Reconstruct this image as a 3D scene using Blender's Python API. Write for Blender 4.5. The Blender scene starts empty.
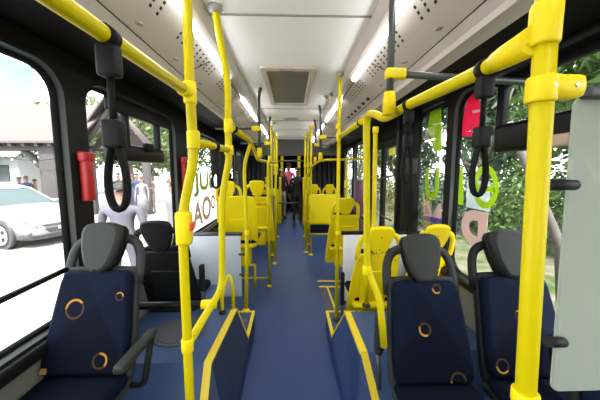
import bpy, bmesh, math, random
from mathutils import Vector, Matrix, Quaternion
from math import sin, cos, pi, radians
random.seed(7)
SC = bpy.context.scene
COL = SC.collection

# ------------------------------------------------------------------ camera
F = 270.0
H = 1.60
PSI = math.atan(8 / 270.0)
TH = math.atan(28 / 270.0)
fwd = Vector((sin(PSI) * cos(TH), cos(PSI) * cos(TH), -sin(TH)))
rgt = Vector((cos(PSI), -sin(PSI), 0))
upv = rgt.cross(fwd)
CAMP = Vector((0, 0, H))
cd = bpy.data.cameras.new('camera')
cd.sensor_width = 36.0
cd.lens = F / 600 * 36
cd.clip_start = 0.02
cam = bpy.data.objects.new('camera', cd)
COL.objects.link(cam)
m = Matrix((rgt, upv, -fwd)).transposed().to_4x4()
m.translation = CAMP
cam.matrix_world = m
SC.camera = cam


def at(px, py, X=None, Y=None, Z=None):
    d = rgt * ((px - 300) / F) + upv * (-(py - 200) / F) + fwd
    if Y is not None:
        t = Y / d.y
    elif X is not None:
        t = X / d.x
    else:
        t = (Z - H) / d.z
    return CAMP + d * t


# ------------------------------------------------------------------ materials
def new_mat(name):
    m = bpy.data.materials.new(name)
    m.use_nodes = True
    nt = m.node_tree
    return m, nt, nt.nodes['Principled BSDF']


def mat(name, col, rough=0.5, metal=0.0, var=0.06, scale=20.0, spec=0.5, coat=0.0, bump=0.0):
    m, nt, b = new_mat(name)
    b.inputs['Roughness'].default_value = rough
    b.inputs['Metallic'].default_value = metal
    b.inputs['Specular IOR Level'].default_value = spec
    b.inputs['Coat Weight'].default_value = coat
    tc = nt.nodes.new('ShaderNodeTexCoord')
    nz = nt.nodes.new('ShaderNodeTexNoise')
    nz.inputs['Scale'].default_value = scale
    nz.inputs['Detail'].default_value = 3
    nt.links.new(tc.outputs['Object'], nz.inputs['Vector'])
    mx = nt.nodes.new('ShaderNodeMix')
    mx.data_type = 'RGBA'
    mx.inputs['A'].default_value = tuple(c * (1 - var) for c in col) + (1,)
    mx.inputs['B'].default_value = tuple(min(1, c * (1 + var)) for c in col) + (1,)
    nt.links.new(nz.outputs['Fac'], mx.inputs['Factor'])
    nt.links.new(mx.outputs['Result'], b.inputs['Base Color'])
    if bump:
        bp = nt.nodes.new('ShaderNodeBump')
        bp.inputs['Strength'].default_value = bump
        bp.inputs['Distance'].default_value = 0.01
        nt.links.new(nz.outputs['Fac'], bp.inputs['Height'])
        nt.links.new(bp.outputs['Normal'], b.inputs['Normal'])
    return m


def emit_mat(name, col, s):
    m, nt, b = new_mat(name)
    b.inputs['Base Color'].default_value = (0.8, 0.8, 0.8, 1)
    b.inputs['Emission Color'].default_value = col + (1,)
    b.inputs['Emission Strength'].default_value = s
    return m


def glass_mat(name, tint, refl=0.06):
    m = bpy.data.materials.new(name)
    m.use_nodes = True
    nt = m.node_tree
    nt.nodes.clear()
    o = nt.nodes.new('ShaderNodeOutputMaterial')
    t = nt.nodes.new('ShaderNodeBsdfTransparent')
    t.inputs['Color'].default_value = tint + (1,)
    g = nt.nodes.new('ShaderNodeBsdfGlossy')
    g.inputs['Roughness'].default_value = 0.02
    fr = nt.nodes.new('ShaderNodeLayerWeight')
    fr.inputs['Blend'].default_value = 0.12
    mu = nt.nodes.new('ShaderNodeMath')
    mu.operation = 'MULTIPLY'
    mu.inputs[1].default_value = 0.35
    mx = nt.nodes.new('ShaderNodeMixShader')
    nt.links.new(fr.outputs['Fresnel'], mu.inputs[0])
    nt.links.new(mu.outputs[0], mx.inputs[0])
    nt.links.new(t.outputs[0], mx.inputs[1])
    nt.links.new(g.outputs[0], mx.inputs[2])
    nt.links.new(mx.outputs[0], o.inputs[0])
    return m


def film_mat(name, col, opacity):
    """translucent sticker film on glass"""
    m = bpy.data.materials.new(name)
    m.use_nodes = True
    nt = m.node_tree
    nt.nodes.clear()
    o = nt.nodes.new('ShaderNodeOutputMaterial')
    d = nt.nodes.new('ShaderNodeBsdfDiffuse')
    d.inputs[0].default_value = col + (1,)
    tl = nt.nodes.new('ShaderNodeBsdfTranslucent')
    tl.inputs[0].default_value = col + (1,)
    t = nt.nodes.new('ShaderNodeBsdfTransparent')
    a = nt.nodes.new('ShaderNodeMixShader')
    a.inputs[0].default_value = 0.5
    b = nt.nodes.new('ShaderNodeMixShader')
    b.inputs[0].default_value = opacity
    nt.links.new(d.outputs[0], a.inputs[1])
    nt.links.new(tl.outputs[0], a.inputs[2])
    nt.links.new(t.outputs[0], b.inputs[1])
    nt.links.new(a.outputs[0], b.inputs[2])
    nt.links.new(b.outputs[0], o.inputs[0])
    return m


def fabric_mat(name, rings):
    """dark blue fabric with facets and printed orange rings; object x / z drive the print"""
    m, nt, b = new_mat(name)
    N, L = nt.nodes, nt.links
    b.inputs['Roughness'].default_value = 0.75
    b.inputs['Specular IOR Level'].default_value = 0.08
    tc = N.new('ShaderNodeTexCoord')
    sp = N.new('ShaderNodeSeparateXYZ')
    L.new(tc.outputs['Object'], sp.inputs[0])

    def mth(op, a, bb=None, c=None):
        n = N.new('ShaderNodeMath')
        n.operation = op
        for i, v in enumerate((a, bb, c)):
            if v is None:
                continue
            if isinstance(v, (int, float)):
                n.inputs[i].default_value = v
            else:
                L.new(v, n.inputs[i])
        return n.outputs[0]
    X, Z = sp.outputs['X'], sp.outputs['Z']
    # facets
    f1 = mth('GREATER_THAN', mth('ADD', mth('MULTIPLY', X, 1.6), Z), 0.78)
    f2 = mth('GREATER_THAN', mth('SUBTRACT', Z, mth('MULTIPLY', X, 0.9)), 0.70)
    f3 = mth('GREATER_THAN', mth('ADD', mth('MULTIPLY', X, -2.2), Z), 0.95)
    tone = mth('ADD', mth('MULTIPLY', f1, 0.5), mth('ADD', mth('MULTIPLY', f2, 0.35), mth('MULTIPLY', f3, 0.25)))
    nz = N.new('ShaderNodeTexNoise')
    nz.inputs['Scale'].default_value = 160
    L.new(tc.outputs['Object'], nz.inputs['Vector'])
    tone = mth('ADD', tone, mth('MULTIPLY', nz.outputs['Fac'], 0.3))
    cr = N.new('ShaderNodeMix')
    cr.data_type = 'RGBA'
    cr.inputs['A'].default_value = (0.0018, 0.0030, 0.0085, 1)
    cr.inputs['B'].default_value = (0.0040, 0.0080, 0.022, 1)
    L.new(tone, cr.inputs['Factor'])
    cur = cr.outputs['Result']
    for (cx, cz, r, w, a0) in rings:
        dx = mth('SUBTRACT', X, cx)
        dz = mth('SUBTRACT', Z, cz)
        d = mth('SQRT', mth('ADD', mth('MULTIPLY', dx, dx), mth('MULTIPLY', dz, dz)))
        ring = mth('LESS_THAN', mth('ABSOLUTE', mth('SUBTRACT', d, r)), w)
        dirv = mth('ADD', mth('MULTIPLY', dx, cos(a0)), mth('MULTIPLY', dz, sin(a0)))
        arc = mth('GREATER_THAN', dirv, r * 0.35)
        fac = mth('MULTIPLY', ring, mth('ADD', mth('MULTIPLY', arc, 0.8), 0.12))
        mx = N.new('ShaderNodeMix')
        mx.data_type = 'RGBA'
        L.new(fac, mx.inputs['Factor'])
        L.new(cur, mx.inputs['A'])
        mx.inputs['B'].default_value = (0.45, 0.22, 0.03, 1)
        cur = mx.outputs['Result']
    L.new(cur, b.inputs['Base Color'])
    return m


def floor_mat(name, c0, c1, rough=0.45):
    m, nt, b = new_mat(name)
    N, L = nt.nodes, nt.links
    b.inputs['Roughness'].default_value = rough
    b.inputs['Specular IOR Level'].default_value = 0.35
    tc = N.new('ShaderNodeTexCoord')
    n1 = N.new('ShaderNodeTexNoise')
    n1.inputs['Scale'].default_value = 260
    n1.inputs['Detail'].default_value = 2
    n2 = N.new('ShaderNodeTexNoise')
    n2.inputs['Scale'].default_value = 3
    n2.inputs['Detail'].default_value = 4
    L.new(tc.outputs['Object'], n1.inputs['Vector'])
    L.new(tc.outputs['Object'], n2.inputs['Vector'])
    ad = N.new('ShaderNodeMath')
    ad.operation = 'MULTIPLY_ADD'
    ad.inputs[1].default_value = 0.6
    L.new(n1.outputs['Fac'], ad.inputs[0])
    mu = N.new('ShaderNodeMath')
    mu.operation = 'MULTIPLY'
    mu.inputs[1].default_value = 0.4
    L.new(n2.outputs['Fac'], mu.inputs[0])
    L.new(mu.outputs[0], ad.inputs[2])
    mx = N.new('ShaderNodeMix')
    mx.data_type = 'RGBA'
    mx.inputs['A'].default_value = c0 + (1,)
    mx.inputs['B'].default_value = c1 + (1,)
    L.new(ad.outputs[0], mx.inputs['Factor'])
    L.new(mx.outputs['Result'], b.inputs['Base Color'])
    return m


def leaf_mat(name, c0, c1):
    m, nt, b = new_mat(name)
    N, L = nt.nodes, nt.links
    b.inputs['Roughness'].default_value = 0.55
    tc = N.new('ShaderNodeTexCoord')
    n1 = N.new('ShaderNodeTexNoise')
    n1.inputs['Scale'].default_value = 2.5
    n1.inputs['Detail'].default_value = 5
    L.new(tc.outputs['Object'], n1.inputs['Vector'])
    cr = N.new('ShaderNodeValToRGB')
    cr.color_ramp.elements[0].position = 0.35
    cr.color_ramp.elements[0].color = c0 + (1,)
    cr.color_ramp.elements[1].position = 0.65
    cr.color_ramp.elements[1].color = c1 + (1,)
    L.new(n1.outputs['Fac'], cr.inputs[0])
    L.new(cr.outputs[0], b.inputs['Base Color'])
    tr = N.new('ShaderNodeBsdfTranslucent')
    L.new(cr.outputs[0], tr.inputs[0])
    ms = N.new('ShaderNodeMixShader')
    ms.inputs[0].default_value = 0.3
    L.new(b.outputs[0], ms.inputs[1])
    L.new(tr.outputs[0], ms.inputs[2])
    L.new(ms.outputs[0], N['Material Output'].inputs[0])
    return m


def slats_mat(name, ca, cb, axis, scale):
    m, nt, b = new_mat(name)
    N, L = nt.nodes, nt.links
    b.inputs['Roughness'].default_value = 0.8
    tc = N.new('ShaderNodeTexCoord')
    w = N.new('ShaderNodeTexWave')
    w.bands_direction = axis
    w.inputs['Scale'].default_value = scale
    w.inputs['Distortion'].default_value = 1.5
    w.inputs['Detail'].default_value = 3
    L.new(tc.outputs['Object'], w.inputs['Vector'])
    mx = N.new('ShaderNodeMix')
    mx.data_type = 'RGBA'
    mx.inputs['A'].default_value = ca + (1,)
    mx.inputs['B'].default_value = cb + (1,)
    L.new(w.outputs['Fac'], mx.inputs['Factor'])
    L.new(mx.outputs['Result'], b.inputs['Base Color'])
    return m


M = {}
M['yellow'] = mat('yellow_paint', (0.56, 0.455, 0.001), 0.38, var=0.04, spec=0.16)
M['yellow_plastic'] = mat('yellow_plastic', (0.78, 0.60, 0.003), 0.45, var=0.05, spec=0.25)
M['yellow_trim'] = mat('yellow_edging', (0.74, 0.55, 0.02), 0.5, var=0.1, scale=60)
M['dark_tube'] = mat('dark_grey_tube', (0.045, 0.050, 0.045), 0.35, var=0.1)
M['black'] = mat('black_rubber', (0.006, 0.006, 0.006), 0.6, var=0.2, spec=0.12)
M['black_gloss'] = mat('black_gloss_plastic', (0.006, 0.006, 0.0065), 0.4, var=0.2, spec=0.12)
M['charcoal'] = mat('charcoal_panel', (0.013, 0.0125, 0.0105), 0.6, var=0.08, scale=8, spec=0.12)
M['charcoal_deep'] = mat('dark_header_panel', (0.006, 0.0056, 0.005), 0.6, var=0.1, scale=8, spec=0.08)
M['reveal'] = mat('grey_window_reveal', (0.06, 0.064, 0.062), 0.45, var=0.08)
M['cream'] = mat('cream_ceiling_panel', (0.87, 0.845, 0.81), 0.5, var=0.02, scale=6)
M['duct'] = mat('beige_duct_panel', (0.50, 0.445, 0.385), 0.5, var=0.03, scale=6)
M['valance'] = mat('taupe_light_valance', (0.48, 0.43, 0.38), 0.5, var=0.03)
M['seam'] = mat('panel_seam', (0.30, 0.27, 0.24), 0.7)
M['hole'] = mat('vent_hole', (0.012, 0.011, 0.010), 0.9)
M['hatch'] = mat('smoked_hatch_panel', (0.17, 0.155, 0.13), 0.35, var=0.05)
M['hatch_frame'] = mat('hatch_frame', (0.55, 0.48, 0.40), 0.5, var=0.03)
M['lower_wall'] = mat('grey_beige_side_panel', (0.12, 0.115, 0.09), 0.55, var=0.04)
M['white_panel'] = mat('white_partition_laminate', (0.72, 0.71, 0.69), 0.4, var=0.02)
M['grey_panel'] = mat('pale_grey_partition_laminate', (0.47, 0.51, 0.54), 0.4, var=0.03)
M['grey_plastic'] = mat('grey_seat_plastic', (0.026, 0.028, 0.025), 0.5, var=0.08, spec=0.2)
M['dark_plastic'] = mat('dark_seat_plastic', (0.010, 0.010, 0.010), 0.5, var=0.1, spec=0.15)
M['headrest'] = mat('headrest_vinyl', (0.028, 0.029, 0.026), 0.5, var=0.1, scale=40, spec=0.2)
M['headrest_black'] = mat('headrest_black_vinyl', (0.018, 0.019, 0.018), 0.5, var=0.1, scale=40, spec=0.2)
M['flange'] = mat('grey_flange', (0.28, 0.27, 0.25), 0.5)
M['steel'] = mat('steel', (0.5, 0.5, 0.5), 0.3, metal=1.0)
M['red'] = mat('red_plastic', (0.40, 0.008, 0.011), 0.4)
M['red_button'] = mat('red_button', (0.85, 0.06, 0.02), 0.35)
M['tag'] = mat('orange_brown_tag', (0.30, 0.13, 0.03), 0.7)
M['floor'] = floor_mat('blue_grey_vinyl', (0.015, 0.036, 0.110), (0.042, 0.084, 0.235))
M['platform'] = floor_mat('blue_platform_vinyl', (0.024, 0.045, 0.11), (0.055, 0.095, 0.20))
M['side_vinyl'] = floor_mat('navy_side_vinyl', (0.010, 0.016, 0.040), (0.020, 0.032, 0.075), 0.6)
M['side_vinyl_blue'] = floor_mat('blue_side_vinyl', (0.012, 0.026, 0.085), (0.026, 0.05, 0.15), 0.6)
M['light'] = emit_mat('led_strip', (0.92, 0.95, 1.0), 15.0)
M['light_far'] = emit_mat('lit_panel', (1.0, 0.99, 0.97), 8.0)
M['glass'] = glass_mat('window_glass', (0.93, 0.96, 0.95))
M['frost'] = film_mat('frosted_screen', (0.50, 0.545, 0.47), 0.86)
M['fabA'] = fabric_mat('navy_fabric_print', [(-0.075, 0.705, 0.042, 0.005, 1.9), (0.085, 0.475, 0.032, 0.005, 0.5), (0.14, 0.76, 0.018, 0.003, 1.2)])
M['fabB'] = fabric_mat('navy_fabric_print_low', [(-0.035, 0.655, 0.028, 0.005, 3.9), (0.11, 0.425, 0.036, 0.005, 4.4), (0.05, 0.845, 0.02, 0.004, 4.2)])
M['fabC'] = fabric_mat('navy_fabric_print_small', [(-0.02, 0.70, 0.018, 0.0035, 1.0), (-0.15, 0.47, 0.03, 0.004, 4.4)])
M['navy'] = fabric_mat('navy_fabric', [])
M['lime'] = film_mat('lime_film', (0.45, 0.62, 0.02), 0.86)
M['crimson'] = film_mat('crimson_film', (0.80, 0.03, 0.12), 0.88)
M['pink'] = film_mat('pale_pink_film', (0.62, 0.46, 0.43), 0.9)
M['tan'] = film_mat('tan_film', (0.46, 0.33, 0.25), 0.88)
M['olive'] = film_mat('olive_film', (0.22, 0.28, 0.04), 0.85)
M['violet'] = film_mat('violet_film', (0.16, 0.10, 0.36), 0.9)
M['blue_film'] = film_mat('pale_blue_film', (0.78, 0.90, 0.98), 0.86)
M['white_film'] = film_mat('white_film', (0.9, 0.9, 0.9), 0.9)
M['clear'] = film_mat('clear_blue_card', (0.60, 0.70, 0.74), 0.35)
M['paving'] = mat('pale_paving', (0.32, 0.30, 0.285), 0.8, var=0.12, scale=0.6)
M['asphalt'] = mat('grey_asphalt', (0.22, 0.22, 0.23), 0.9, var=0.2, scale=2)
M['grass'] = leaf_mat('grass', (0.055, 0.10, 0.02), (0.22, 0.20, 0.15))
M['leafA'] = leaf_mat('leaf_mid', (0.035, 0.085, 0.018), (0.13, 0.21, 0.05))
M['leafB'] = leaf_mat('leaf_bluegreen', (0.025, 0.055, 0.030), (0.12, 0.19, 0.11))
M['leafC'] = leaf_mat('leaf_light', (0.06, 0.10, 0.03), (0.19, 0.24, 0.10))
M['bark'] = mat('bark', (0.16, 0.13, 0.11), 0.9, var=0.4, scale=8, bump=0.5)
M['bark_pale'] = mat('pale_bark', (0.10, 0.088, 0.08), 0.9, var=0.25, scale=8)
M['timber'] = slats_mat('weathered_timber', (0.045, 0.040, 0.042), (0.085, 0.075, 0.076), 'X', 6)
M['shingle'] = slats_mat('wood_shingles', (0.075, 0.060, 0.056), (0.125, 0.105, 0.098), 'Z', 5)
M['boards'] = slats_mat('gable_boards', (0.05, 0.038, 0.034), (0.085, 0.067, 0.062), 'X', 5)
M['car'] = mat('white_car_paint', (0.22, 0.22, 0.23), 0.25, var=0.02, coat=0.5)
M['car_glass'] = mat('car_window', (0.04, 0.065, 0.065), 0.3, var=0.3, scale=2, spec=0.3)
M['car_dark'] = mat('car_dark_plastic', (0.05, 0.05, 0.055), 0.5)
M['lens'] = mat('headlamp_lens', (0.16, 0.19, 0.24), 0.1)
M['tyre'] = mat('tyre', (0.02, 0.02, 0.02), 0.8)
M['alloy'] = mat('alloy_rim', (0.55, 0.55, 0.57), 0.3, metal=0.6)
M['plaster'] = mat('white_plaster', (0.3, 0.31, 0.31), 0.8)
M['win_dark'] = mat('dark_window', (0.05, 0.06, 0.065), 0.2)
M['skinL'] = mat('skin_light', (0.26, 0.15, 0.11), 0.6)
M['eye'] = mat('eye_dark', (0.02, 0.015, 0.01), 0.3)
M['shoe'] = mat('shoe', (0.03, 0.03, 0.03), 0.6)


def cloth(c, n=[0]):
    n[0] += 1
    return mat('cloth_%d' % n[0], c, 0.85, var=0.12, scale=30)


# ------------------------------------------------------------------ mesh builder
class MB:
    def __init__(self):
        self.v, self.f, self.s, self.mi = [], [], [], []
        self.cur = 0

    def add(self, vs, fs, smooth=False):
        o = len(self.v)
        self.v += [tuple(p) for p in vs]
        self.f += [tuple(i + o for i in f) for f in fs]
        self.s += [smooth] * len(fs)
        self.mi += [self.cur] * len(fs)
        return self

    def poly(self, pts):
        return self.add(pts, [tuple(range(len(pts)))])

    def box(self, a, b):
        x0, y0, z0 = a
        x1, y1, z1 = b
        vs = [(x, y, z) for x in (x0, x1) for y in (y0, y1) for z in (z0, z1)]
        return self.add(vs, [(0, 1, 3, 2), (4, 6, 7, 5), (0, 4, 5, 1), (2, 3, 7, 6), (0, 2, 6, 4), (1, 5, 7, 3)])

    def bbox(self, a, b, bev):
        """bevelled box"""
        bm = bmesh.new()
        c = [(p + q) / 2 for p, q in zip(a, b)]
        s = [abs(q - p) for p, q in zip(a, b)]
        bmesh.ops.create_cube(bm, size=1.0)
        for v in bm.verts:
            v.co = Vector((v.co.x * s[0] + c[0], v.co.y * s[1] + c[1], v.co.z * s[2] + c[2]))
        bmesh.ops.bevel(bm, geom=bm.edges[:], offset=min(bev, min(s) * 0.49), segments=2, profile=0.6, affect='EDGES')
        bm.verts.index_update()
        self.add([v.co[:] for v in bm.verts], [[v.index for v in f.verts] for f in bm.faces], True)
        bm.free()
        return self

    def tube(self, pts, r, n=12, flat=1.0, fhint=None, caps=True):
        pts = [Vector(p) for p in pts]
        k = len(pts)
        rs = r if isinstance(r, (list, tuple)) else [r] * k
        T = []
        for i in range(k):
            t = (pts[min(i + 1, k - 1)] - pts[max(i - 1, 0)])
            T.append(t.normalized())
        hint = Vector(fhint) if fhint else (Vector((0, 0, 1)) if abs(T[0].z) < 0.9 else Vector((1, 0, 0)))
        u = (hint - T[0] * hint.dot(T[0])).normalized()
        vs, fs = [], []
        for i in range(k):
            u = (u - T[i] * u.dot(T[i])).normalized()
            w = T[i].cross(u)
            for j in range(n):
                a = 2 * pi * j / n
                vs.append(pts[i] + u * (cos(a) * rs[i]) + w * (sin(a) * rs[i] * flat))
        for i in range(k - 1):
            for j in range(n):
                fs.append((i * n + j, i * n + (j + 1) % n, (i + 1) * n + (j + 1) % n, (i + 1) * n + j))
        self.add(vs, fs, True)
        if caps:
            o = len(self.v) - k * n
            self.f += [tuple(o + j for j in reversed(range(n))), tuple(o + (k - 1) * n + j for j in range(n))]
            self.s += [False, False]
            self.mi += [self.cur] * 2
        return self

    def ell(self, c, r, nu=14, nv=9, zmin=-1.0):
        vs, fs = [], []
        for i in range(nv + 1):
            p = max(-pi / 2, math.asin(zmin)) + (pi / 2 - max(-pi / 2, math.asin(zmin))) * i / nv
            for j in range(nu):
                a = 2 * pi * j / nu
                vs.append((c[0] + r[0] * cos(p) * cos(a), c[1] + r[1] * cos(p) * sin(a), c[2] + r[2] * sin(p)))
        for i in range(nv):
            for j in range(nu):
                fs.append((i * nu + j, i * nu + (j + 1) % nu, (i + 1) * nu + (j + 1) % nu, (i + 1) * nu + j))
        return self.add(vs, fs, True)

    def puff(self, outline, mp, t0, t1, bev, smooth=True):
        """outline 2D polygon, mp(u,v,t)->3D; rounded slab"""
        cu = sum(p[0] for p in outline) / len(outline)
        cv = sum(p[1] for p in outline) / len(outline)
        su = max(abs(p[0] - cu) for p in outline)
        sv = max(abs(p[1] - cv) for p in outline)
        lay = [(t0, 1.0), (t0 + bev * 0.3, 0.3), (t0 + bev, 0.0), (t1 - bev, 0.0), (t1 - bev * 0.3, 0.3), (t1, 1.0)]
        n = len(outline)
        vs, fs = [], []
        for t, k in lay:
            fu, fv = 1 - bev * k / su, 1 - bev * k / sv
            vs += [mp(cu + (p[0] - cu) * fu, cv + (p[1] - cv) * fv, t) for p in outline]
        for i in range(len(lay) - 1):
            for j in range(n):
                fs.append((i * n + j, i * n + (j + 1) % n, (i + 1) * n + (j + 1) % n, (i + 1) * n + j))
        self.add(vs, fs, smooth)
        o = len(self.v) - len(vs)
        for base in (0, (len(lay) - 1) * n):
            self.f.append(tuple(o + base + j for j in range(n)))
            self.s.append(False)
            self.mi.append(self.cur)
        return self

    def prism(self, pts, vec):
        n = len(pts)
        v = Vector(vec)
        a = [Vector(p) for p in pts]
        self.add(a + [p + v for p in a], [tuple(range(n)), tuple(reversed(range(n, 2 * n)))] + [(i, (i + 1) % n, n + (i + 1) % n, n + i) for i in range(n)])
        return self

    def build(self, name, mats, parent=None, kind=None):
        me = bpy.data.meshes.new(name)
        me.from_pydata(self.v, [], self.f)
        me.polygons.foreach_set('use_smooth', self.s)
        me.polygons.foreach_set('material_index', self.mi)
        bm = bmesh.new()
        bm.from_mesh(me)
        bmesh.ops.recalc_face_normals(bm, faces=bm.faces)
        bm.to_mesh(me)
        bm.free()
        if not isinstance(mats, (list, tuple)):
            mats = [mats]
        for mm in mats:
            me.materials.append(mm)
        o = bpy.data.objects.new(name, me)
        COL.objects.link(o)
        if parent:
            o.parent = parent
        if kind:
            o['kind'] = kind
        return o


def tag(o, label, cat, group=None, kind=None):
    o['label'] = label
    o['category'] = cat
    if group:
        o['group'] = group
    if kind:
        o['kind'] = kind
    return o


def thing(name, label, cat, loc=(0, 0, 0), rz=0.0, group=None):
    o = bpy.data.objects.new(name, None)
    o.empty_display_size = 0.1
    COL.objects.link(o)
    o.location = loc
    o.rotation_euler = (0, 0, rz)
    return tag(o, label, cat, group)


def fillet(pts, rad, n=6):
    pts = [Vector(p) for p in pts]
    out = [pts[0]]
    for i in range(1, len(pts) - 1):
        a, b, c = pts[i - 1], pts[i], pts[i + 1]
        d1, d2 = (a - b), (c - b)
        r = min(rad, d1.length * 0.45, d2.length * 0.45)
        p, q = b + d1.normalized() * r, b + d2.normalized() * r
        for k in range(n + 1):
            t = k / n
            out.append(p * (1 - t) ** 2 + b * 2 * t * (1 - t) + q * t * t)
    out.append(pts[-1])
    return out


def rrect(a0, a1, b0, b1, r, n=6):
    out = []
    for (ca, cb, s) in ((a1 - r, b1 - r, 0), (a0 + r, b1 - r, 1), (a0 + r, b0 + r, 2), (a1 - r, b0 + r, 3)):
        for k in range(n + 1):
            t = (s + k / n) * pi / 2
            out.append((ca + r * cos(t), cb + r * sin(t)))
    return out


def copy_tree(o, parent=None):
    c = o.copy()
    COL.objects.link(c)
    if parent:
        c.parent = parent
    for ch in list(o.children):
        copy_tree(ch, c)
    return c


# ------------------------------------------------------------------ bus shell
CE = 2.45
XW = {-1: 1.24, 1: 1.36}
Y0, Y1 = -1.6, 7.2
YE = 12.2
# floor
fl = MB().box((-1.42, Y0, -0.06), (1.42, YE, 0.0)).build('floor', M['floor'], kind='structure')
# ceiling flat part
b = MB().box((-0.44, Y0, CE), (0.44, YE, CE + 0.04))
ceil = b.build('ceiling', M['cream'], kind='structure')
s = MB()
for y in (at(289, 15, Z=CE).y, 3.75, 4.6, 5.5, 6.4):
    s.box((-0.44, y - 0.006, CE - 0.006), (0.44, y + 0.006, CE + 0.001))
s.build('ceiling_seam', M['seam'], ceil)
for sd, nm in ((-1, 'left'), (1, 'right')):
    # valance, light strip, duct, dark header
    prof = [(0.44, CE), (0.472, 2.392), (0.504, 2.374)]
    v = MB()
    for (p, q) in zip(prof[:-1], prof[1:]):
        v.poly([(sd * p[0], Y0, p[1]), (sd * q[0], Y0, q[1]), (sd * q[0], Y1, q[1]), (sd * p[0], Y1, p[1])])
    v.build('trim_valance_' + nm, M['valance'], kind='structure')
    d = MB()
    prof = [(0.535, 2.362), (0.56, 2.355), (0.76, 2.262), (0.80, 2.235), (0.815, 2.215)] + ([(0.825, 2.212), (0.835, 2.222), (0.90, 2.205), (0.905, 2.225)] if sd > 0 else [])
    for (p, q) in zip(prof[:-1], prof[1:]):
        d.poly([(sd * p[0], Y0, p[1]), (sd * q[0], Y0, q[1]), (sd * q[0], Y1, q[1]), (sd * p[0], Y1, p[1])])
    duct = d.build('ceiling_duct_' + nm, M['duct'], kind='structure')
    # ledge below the light and behind it
    MB().poly([(sd * 0.483, Y0, 2.395), (sd * 0.535, Y0, 2.375), (sd * 0.535, Y1, 2.375), (sd * 0.483, Y1, 2.395)]).build('trim_light_bed_' + nm, M['valance'], kind='structure')
    hd = MB()
    prof = [(0.815, 2.215), (0.835, 2.225), (0.91, 2.262), (1.10, 2.275), (XW[sd], 2.255)]
    for (p, q) in zip(prof[:-1], prof[1:]):
        hd.poly([(sd * p[0], Y0, p[1]), (sd * q[0], Y0, q[1]), (sd * q[0], Y1, q[1]), (sd * p[0], Y1, p[1])])
    hd.build('wall_header_' + nm, M['charcoal_deep'], kind='structure')
    # roof skin outside: stops daylight leaking through the duct gaps
    MB().poly([(sd * 0.44, Y0, CE + 0.03), (sd * 1.45, Y0, CE + 0.03), (sd * 1.45, YE, CE + 0.03), (sd * 0.44, YE, CE + 0.03)]).poly(
        [(sd * 1.45, Y0, CE + 0.03), (sd * 1.45, Y0, 2.20), (sd * 1.45, Y1, 2.20), (sd * 1.45, Y1, CE + 0.03)]).poly([(sd * 1.45, Y0, 2.24), (sd * XW[sd], Y0, 2.24), (sd * XW[sd], Y1, 2.24), (sd * 1.45, Y1, 2.24)]).build('roof_' + nm, M['charcoal'], kind='structure')
    # vent holes: slanted slots in groups
    hb = MB()

    def dpt(x, y, off=-0.0015):
        z = 2.355 - (x - 0.56) * (2.355 - 2.262) / 0.2
        return (sd * x, y, z + off)
    for g in range(7):
        yb = 0.75 + g * 0.78
        for k in range(10):
            for rr in range(3):
                xx = 0.566 + rr * 0.026
                yy = yb + k * 0.062 + rr * 0.02
                w = 0.007
                hb.poly([dpt(xx - w, yy - 0.016), dpt(xx + w, yy - 0.006), dpt(xx + w, yy + 0.012), dpt(xx - w, yy + 0.002)])
    if sd > 0:
        for k in range(6):
            yy = 2.55 + k * 0.17
            hb.poly([dpt(0.70, yy), dpt(0.73, yy + 0.02), dpt(0.73, yy + 0.10), dpt(0.70, yy + 0.08)])
    hb.build('vent_slots', M['hole'], duct)
    sb = MB()
    for y in (1.95, 3.45, 4.95, 6.4):
        pts = [(0.56, y), (0.68, y), (0.72, y + 0.05), (0.785, y + 0.05)]
        for (p, q) in zip(pts[:-1], pts[1:]):
            sb.poly([dpt(p[0], p[1]), dpt(q[0], q[1]), dpt(q[0], q[1] + 0.012), dpt(p[0], p[1] + 0.012)])
    # lengthwise joint along the lower edge
    sb.poly([dpt(0.752, Y0), dpt(0.757, Y0), dpt(0.757, Y1), dpt(0.752, Y1)])
    sb.build('panel_seam', M['hole'], duct)
    lt = MB()
    for y in (1.35, 1.75, 2.2, 2.9, 3.6, 4.3):
        c = Vector(dpt(0.705, y, -0.004))
        lt.ell(c, (0.018, 0.022, 0.006), 10, 6)
    lt.build('panel_latch', M['seam'], duct)
    # LED strips
    segs = [(-1.2, 2.33), (2.95, 4.15), (4.6, 5.6), (5.95, 6.9)]
    for i, (a, c) in enumerate(segs):
        pr = [(0.506, 2.384), (0.503, 2.366), (0.508, 2.357), (0.522, 2.352), (0.534, 2.355), (0.537, 2.366)]
        np_ = len(pr)
        lm_ = MB().add([(sd * u, yy, z) for yy in (a, c) for (u, z) in pr], [(q, (q + 1) % np_, np_ + (q + 1) % np_, np_ + q) for q in range(np_)] + [tuple(range(np_)), tuple(range(np_, 2 * np_))], False)
        t = tag(lm_.build('ceiling_light', M['light']),
                'lit white ceiling strip on the %s side, %s of its row' % (
                    'red hammer' if sd < 0 else 'crimson sticker',
                    ('nearest', 'second', 'third', 'far end')[i]), 'ceiling light', 'strip lights along the ceiling')

# lower walls and window walls
ZB, ZT = 0.80, 2.13


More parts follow.
